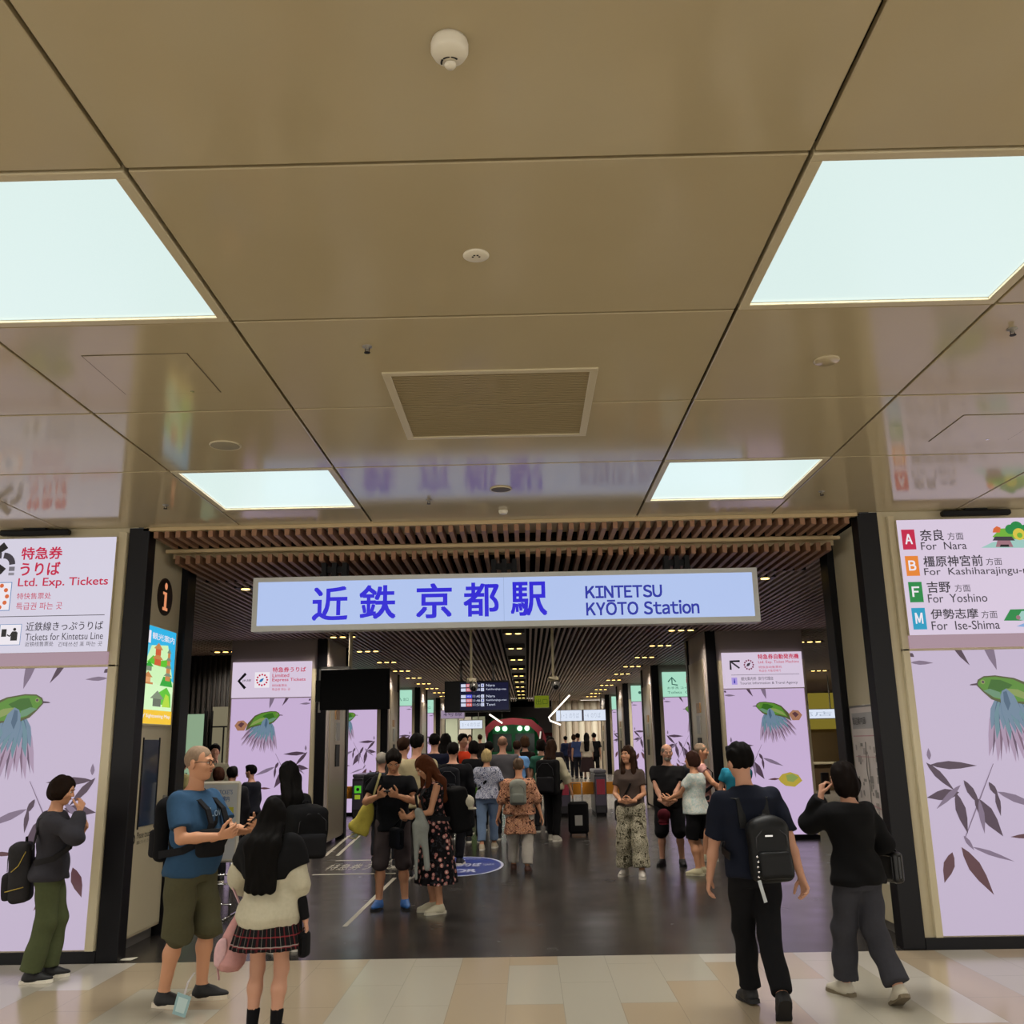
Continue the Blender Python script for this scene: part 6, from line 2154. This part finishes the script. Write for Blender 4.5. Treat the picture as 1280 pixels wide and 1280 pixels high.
# 10 - 14  group standing at the right
p = person('woman with long brown hair in brown shirt and wide patterned trousers', (1.35, 13.05), 1.65, 196, 1, 'f', SKA, ('long', HR_BRN, .1, 1), dict(m=cloth('4a3f3a'), sleeve=.62, loose=.014, hem=.0, arm=1.05), dict(m=WIDEP, r=(.1, .095, .105), hem=1.9, loose=.022, wr=.006, waist=.085),
           arms=({'t': (-.04, .145, .575), 'hint': (-.7, -.8, -.4), 'fd': (.75, .6, .0), 'pn': (.2, -.9, .2), 'curl': .6}, {'t': (.045, .145, .575), 'hint': (.7, -.8, -.4), 'fd': (-.75, .6, .0), 'pn': (-.2, -.9, .2), 'curl': .6}),
           feet=((-.08, .08, -12, 0), (.08, -.04, 12, 0)), head=(24, 2, 0), shoe='b7b2aa')
t = carried(p, 'shoulder_bag', 'dark bag behind the hip of the brown-shirted woman', 'bag')
c = p['P0'] + V(.17, -.12, -.06)
grow([(rbox(c, V(.06, .11, .14), .04), .01)], .0125, 'bag', cloth('1c1a1a'), t); cross_strap(t, p, BLKC, -1, .025, .0)
p = person('bearded man in black shirt and black shorts with folded hands', (2.0, 14.05), 1.66, 192, 1, 'm', SKB, ('fringe', '6f665c'), dict(m=BLKC, sleeve=.7, loose=.022, hem=-.06, arm=1.0), dict(m=cloth('131316'), r=(.1, .09, .085), hem=1.02, loose=.02),
           arms=({'t': (-.045, .17, .53), 'hint': (-1, -.4, -.2), 'fd': (.7, .55, -.3), 'pn': (.3, -.9, .2), 'curl': .8}, {'t': (.05, .175, .535), 'hint': (1, -.4, -.2), 'fd': (-.7, .55, -.3), 'pn': (-.3, -.9, .2), 'curl': .8}),
           feet=((-.085, 0, -12, 0), (.085, 0, 16, 0)), head=(-18, -4, 0), shoe='17171a', sole='101012', bw=1.12, belly=.05, beard='8d857a')
t = carried(p, 'cap', 'burgundy cap held at the waist of the bearded man', 'cap')
c = V(.03, .27, .43) * p['H']
BG = cloth('4a141e')
grow([(ell(c, V(.09, .06, .085)), .02), (ell(c + V(.01, .02, -.09), V(.075, .05, .03)), .02)], .0115, 'crown', BG, t); grow([(ell(c + V(.0, .02, -.115), V(.07, .055, .012)), .01)], .0115, 'brim', cloth('8a2a3a'), t)
p = person('brown-haired woman in pale patterned blouse and black shorts, turned away', (2.22, 13.1), 1.56, -62, 1, 'f', SKA, ('bob', '33201a'), dict(m=BLOUSE2, sleeve=.55, loose=.03, hem=-.04, arm=1.2), dict(m=cloth('0f0f12'), r=(.098, .084, .08), hem=.98, loose=.016),
           arms=({'t': (-.05, .235, .60), 'hint': (-.5, -.6, -1), 'fd': (.1, .95, .1), 'pn': (.9, 0, .3), 'curl': .9}, {'t': (.07, .235, .595), 'hint': (.5, -.6, -1), 'fd': (-.1, .95, .1), 'pn': (-.9, 0, .3), 'curl': .9}), shoe='b4ad8e', sole='b9b39a', bw=1.12, belly=.02)
p = person('bald man in pink top behind the woman in patterned blouse', (2.58, 14.6), 1.66, 98, 1, 'm', SKA, ('buzz', '7a6a5a'), dict(m=cloth('b08480'), sleeve=.3, loose=.014, hem=-.05), dict(m=cloth('2a2a30'), r=(.095, .085, .08), hem=1.0, loose=.016),
           arms=({'t': (-.04, .2, .58), 'hint': (-1, -.3, -.3), 'fd': (.5, .7, .2), 'curl': .8}, {'t': (.12, .2, .56), 'hint': (1, -.3, -.3), 'fd': (-.3, .9, .1), 'curl': .7}), head=(4, 0, 0), shoe='b9b39a')
backpack(p, 'dark backpack on the bald man in the pink top', cloth('1a1c22'), cloth('1a1c22'), (.14, .08, .2), .15)
person('person in teal shirt behind the dark-haired man with backpack', (3.0, 14.1), 1.6, 200, 1, 'm', SKB, ('short', HR_BRN), dict(m=cloth('1f6f86'), sleeve=.55, loose=.02, hem=-.05), dict(m=cloth('22242c'), hem=1.0, r=(.095, .085, .08)), arms=({'t': (-.04, .2, .55)}, {'t': (.16, .05, .5)}))

# 15  man walking away with backpack
p = person('young man in navy shirt and black trousers walking away with backpack', (1.49, 6.72), 1.69, -6, 0, 'm', SKB, ('short', HR_BLK), dict(m=cloth('131724'), sleeve=.92, loose=.022, hem=-.04, arm=1.12, wr=.0045, neck=.302), dict(m=cloth('0f0f12'), r=(.092, .07, .062), loose=.014, wr=.0045),
           arms=({'t': (-.155, .07, .475), 'hint': (-.4, -1, 0), 'curl': .5}, {'t': (.185, -.05, .455), 'hint': (.5, -1, 0), 'curl': .6}),
           feet=((-.015, .10, -6, 4), (.01, -.225, 10, 48)), head=(-12, 0, -2), shoe='121214', sole='17171a', lean=(2, -2), pel=(0, -.015, -.005))
t, c, R, hs = backpack(p, 'black leather backpack with white tag on the man in navy shirt', mat('leather_black', '#0b0c0e', .5, spec=.22, noise=.2, nscale=25), mat('leather_black', '#0b0c0e', .5), (.135, .075, .19), .055, .005, .045, True, -3)
q = MB(); f0 = c + R @ V(-hs[0] * .9, -hs[1] - .02, -.02)
for k in range(5): q.ball(f0 + V(.004 * (k % 2), -.012, -.03 * k), .009, M_CHROME, 8, 6)
q.build('key_chain', t, True, local=True)
q = MB(); q.band([f0 + V(0, -.014, -.14), f0 + V(.012, -.02, -.2), f0 + V(.03, -.02, -.27)], .022, .003, (0, -1, 0), mat('white_tag', '#aeb4b8', .6)); q.build('tag_strap', t, False, local=True)
q = MB(); g0 = c + R @ V(-.02, -hs[1] - .012, .10)
q.box(-.025, .025, -.002, .002, -.005, .005, M_CHROME); q.v = [tuple(g0 + V(*v)) for v in q.v]; q.build('metal_badge', t, False, local=True)

# 16  woman on the phone
p = person('woman in black jumper and grey trousers on the phone walking at the right', (2.24, 6.93), 1.545, -22, 0, 'f', SKB, ('bob', '120c0a', -.185), dict(m=cloth('0c0c0e'), sleeve=1.95, loose=.034, hem=-.055, arm=1.25, wr=.005, name='jumper'), dict(m=cloth('36363c'), r=(.096, .082, .082), loose=.016, hem=1.92, wr=.005),
           arms=({'t': (-.088, .075, .845), 'hint': (-.12, .9, -.9), 'fd': (.2, .0, .95), 'pn': (.9, -.2, .1), 'curl': .9}, {'t': (.13, .13, .585), 'hint': (.6, -1, -.2), 'curl': .7}),
           feet=((-.035, .10, -8, 0), (.02, -.19, 16, 28)), head=(-4, -8, 0), lean=(2, 0), pel=(0, -.01, -.006), shoe='b5ae9e', sole='6a5f4c')
phone(p, -1, 'phone held to the ear of the woman in the black jumper', 10, (.01, 0, .01))
t = carried(p, 'handbag', 'black handbag hanging on the arm of the woman in black jumper', 'handbag')
c = p['el'][1] + V(.07, .06, -.17)
grow([(rbox(c, V(.045, .12, .105), .03), .01)], .009, 'bag', mat('leather_bag', '#0f0f11', .4), t)
q = MB()
for dx in (-.025, .025): q.tube([c + V(dx, -.07, .1), p['el'][1] + V(dx * .5, .0, .055), p['el'][1] * .7 + p['wr'][1] * .3 + V(dx * .5, 0, .05), c + V(dx, .07, .1)], .007, M_BLK, 6)
q.build('handle', t, True, local=True)
q = MB(); q.ball(c + V(.046, 0, .07), .01, M_CHROME, 8, 6); q.build('clasp', t, True, local=True)


# ------------------------------------------------------------------ crowd by the gates and in the far hall
def spot(hx, hy, Y):
    v = at(hx, hy, Y)
    return (v.x, Y), min(1.92, max(1.45, v.z))


def crowd(label, hx, hy, Y, face, top, bot, hair, sex='m', sleeve=.65, bag=None, skirt=None, hem=1.96, sk=SKB, shoe='18181b', **kw):
    pos, H = spot(hx, hy, Y)
    if Y > 33:
        kw['lift'] = .42; H -= .30
    b = dict(kind='skirt', m=cloth(bot), hem=skirt, flare=.25) if skirt else dict(m=cloth(bot), hem=hem, loose=.016)
    q = person(label, pos, H, face, 2, sex, sk, hair, dict(m=top if not isinstance(top, str) else cloth(top), sleeve=sleeve, loose=.026, hem=-.05, arm=1.1), b, shoe=shoe, **kw)
    if bag: backpack(q, bag[0], cloth(bag[1]), cloth(bag[1]), bag[2] if len(bag) > 2 else (.15, .1, .22), .13)
    return q


UPARM = ({'t': (-.06, .2, .6), 'curl': .8}, {'t': (.06, .2, .6), 'curl': .8})
crowd('man in dark suit standing by the first left pier, turned left', 315, 957, 15.6, -75, '14161f', '121217', ('short', HR_BLK), sleeve=1.95, bw=1.15, arms=({'t': (-.12, .1, .55)}, None))
crowd('dark-haired person in black behind the white-framed sign stand', 291, 958, 13.2, -20, '15151a', '17171c', ('short', HR_BLK), sleeve=1.9)
crowd('brown-haired woman behind the sign stand, beside man in blue shirt', 274, 960, 14.2, -60, '2a2220', '202024', ('bob', '3a231a'), 'f', sleeve=1.9)
crowd('dark-haired person in white collar before the cream notice panels', 269, 930, 17.0, 160, '8a8672', '22252c', ('short', HR_BLK), sleeve=1.9)
crowd('person in pale yellow top in front of the lit glass door', 227, 944, 15.5, 30, 'a39c6c', '2a2a2e', ('bob', '2c1810'), 'f')
crowd('long-haired person with white backpack beside the first left pier', 409, 930, 21.6, 12, '1a1a20', '4a4440', ('long', HR_BLK, .1), 'f', sleeve=1.8, bag=('white and grey backpack on the person beside first left pier', '9a9a96', (.16, .09, .23)))
crowd('person in white cap with black backpack behind the phone-watching man', 477, 941, 15.0, 10, '3a3f4c', '22242a', ('short', '8f8a80'), bag=('black backpack of the person in the white cap', '0e0e11', (.19, .12, .25)))
crowd('tall man in cream shirt at the back of the gate queue', 521, 917, 13.2, 14, 'a79c7c', '2c2a2a', ('short', HR_BLK), bw=1.12)
crowd('dark-haired person beside the tall man in cream shirt', 504, 922, 14.4, 20, '34302e', '1c1c20', ('short', HR_BRN))
crowd('person in navy jacket waiting by the third left pier', 543, 917, 17.2, 5, '14172a', '15161c', ('short', HR_BLK), sleeve=1.9, bw=1.08)
crowd('long-haired woman in black next to the navy-jacketed person', 557, 917, 18.4, -10, '14100f', '141417', ('long', HR_BLK, .12), 'f', sleeve=1.9)
crowd('broad person in black coat in the middle of the queue', 566, 928, 14.6, 8, '0d0e12', '0e0f13', ('short', HR_BLK), sleeve=1.95, bw=1.22, bag=('black backpack on the broad person in the black coat', '101218'))
crowd('tall person in bright orange top facing the queue', 578, 911, 19.5, 150, 'c23a1c', '3a3230', ('short', HR_BLK), arms=UPARM)
crowd('person in black just right of the orange top', 592, 926, 17.8, 0, '101114', '101114', ('bob', HR_BLK), 'f', sleeve=1.9)
crowd('bald man in grey shirt ahead of the blond woman', 628, 920, 18.2, 6, '56555a', '18181d', ('fringe', '8a6a58'), bw=1.2, sk=SKB)
crowd('person in light blue shirt with dark straps near the train', 646, 926, 20.5, 10, '6f9fd8', '1a1c26', ('short', HR_BRN), bag=('dark blue backpack on the light blue shirt', '141c34', (.09, .06, .2)))
crowd('person in brown and black near the green train', 656, 920, 21.5, -20, '1c1613', '17171a', ('bob', '4a3424'), 'f', sleeve=1.9)
crowd('person in green top left of the cream blouse', 676, 924, 19.6, 10, '2c5a4c', '1c1c20', ('bob', '17110e'), 'f', bag=None)
crowd('dark-haired person beyond the cream blouse', 688, 921, 21.8, 0, '1f1a20', '18181c', ('short', HR_BLK), bw=1.1)
crowd('grey-jacketed person in the queue behind the blond woman', 611, 927, 20.2, 4, '1c1c22', '17171a', ('short', HR_BLK), sleeve=1.9)
crowd('woman in white top and long dark skirt walking beyond the gates', 733, 918, 34.5, 6, 'a39a8c', '2c2022', ('long', HR_BLK, .2), 'f', sleeve=1.2, skirt=-.36)
crowd('man in black shirt walking beyond gates, right of white top', 742, 911, 35.0, 10, '101013', '16161a', ('short', HR_BLK))
crowd('person in blue top walking beyond gates, left of white top', 722, 918, 35.5, -8, '3a4a78', '22222a', ('short', HR_BLK))
crowd('person in plum jacket walking beyond the gates', 717, 922, 36.5, 4, '3a2c3c', '22222a', ('bob', HR_BRN), 'f', sleeve=1.9)
crowd('lone person in dark blue far beyond the gates by the kiosk', 707, 924, 41.0, -30, '1c2440', '1c1e28', ('short', HR_BLK), sleeve=1.9)
crowd('dark figure against the bright far kiosk', 685, 919, 44.0, 0, '17171c', '17171c', ('short', HR_BLK), sleeve=1.9)
crowd('dark-dressed person far left by the pale panels', 600, 920, 33.6, -10, '1b1716', '1b1b1f', ('short', HR_BRN), sleeve=1.9)
crowd('woman in pink far down by the pale panels', 587, 921, 34.0, 170, 'a87a76', '4a3e3c', ('bob', HR_BRN), 'f')
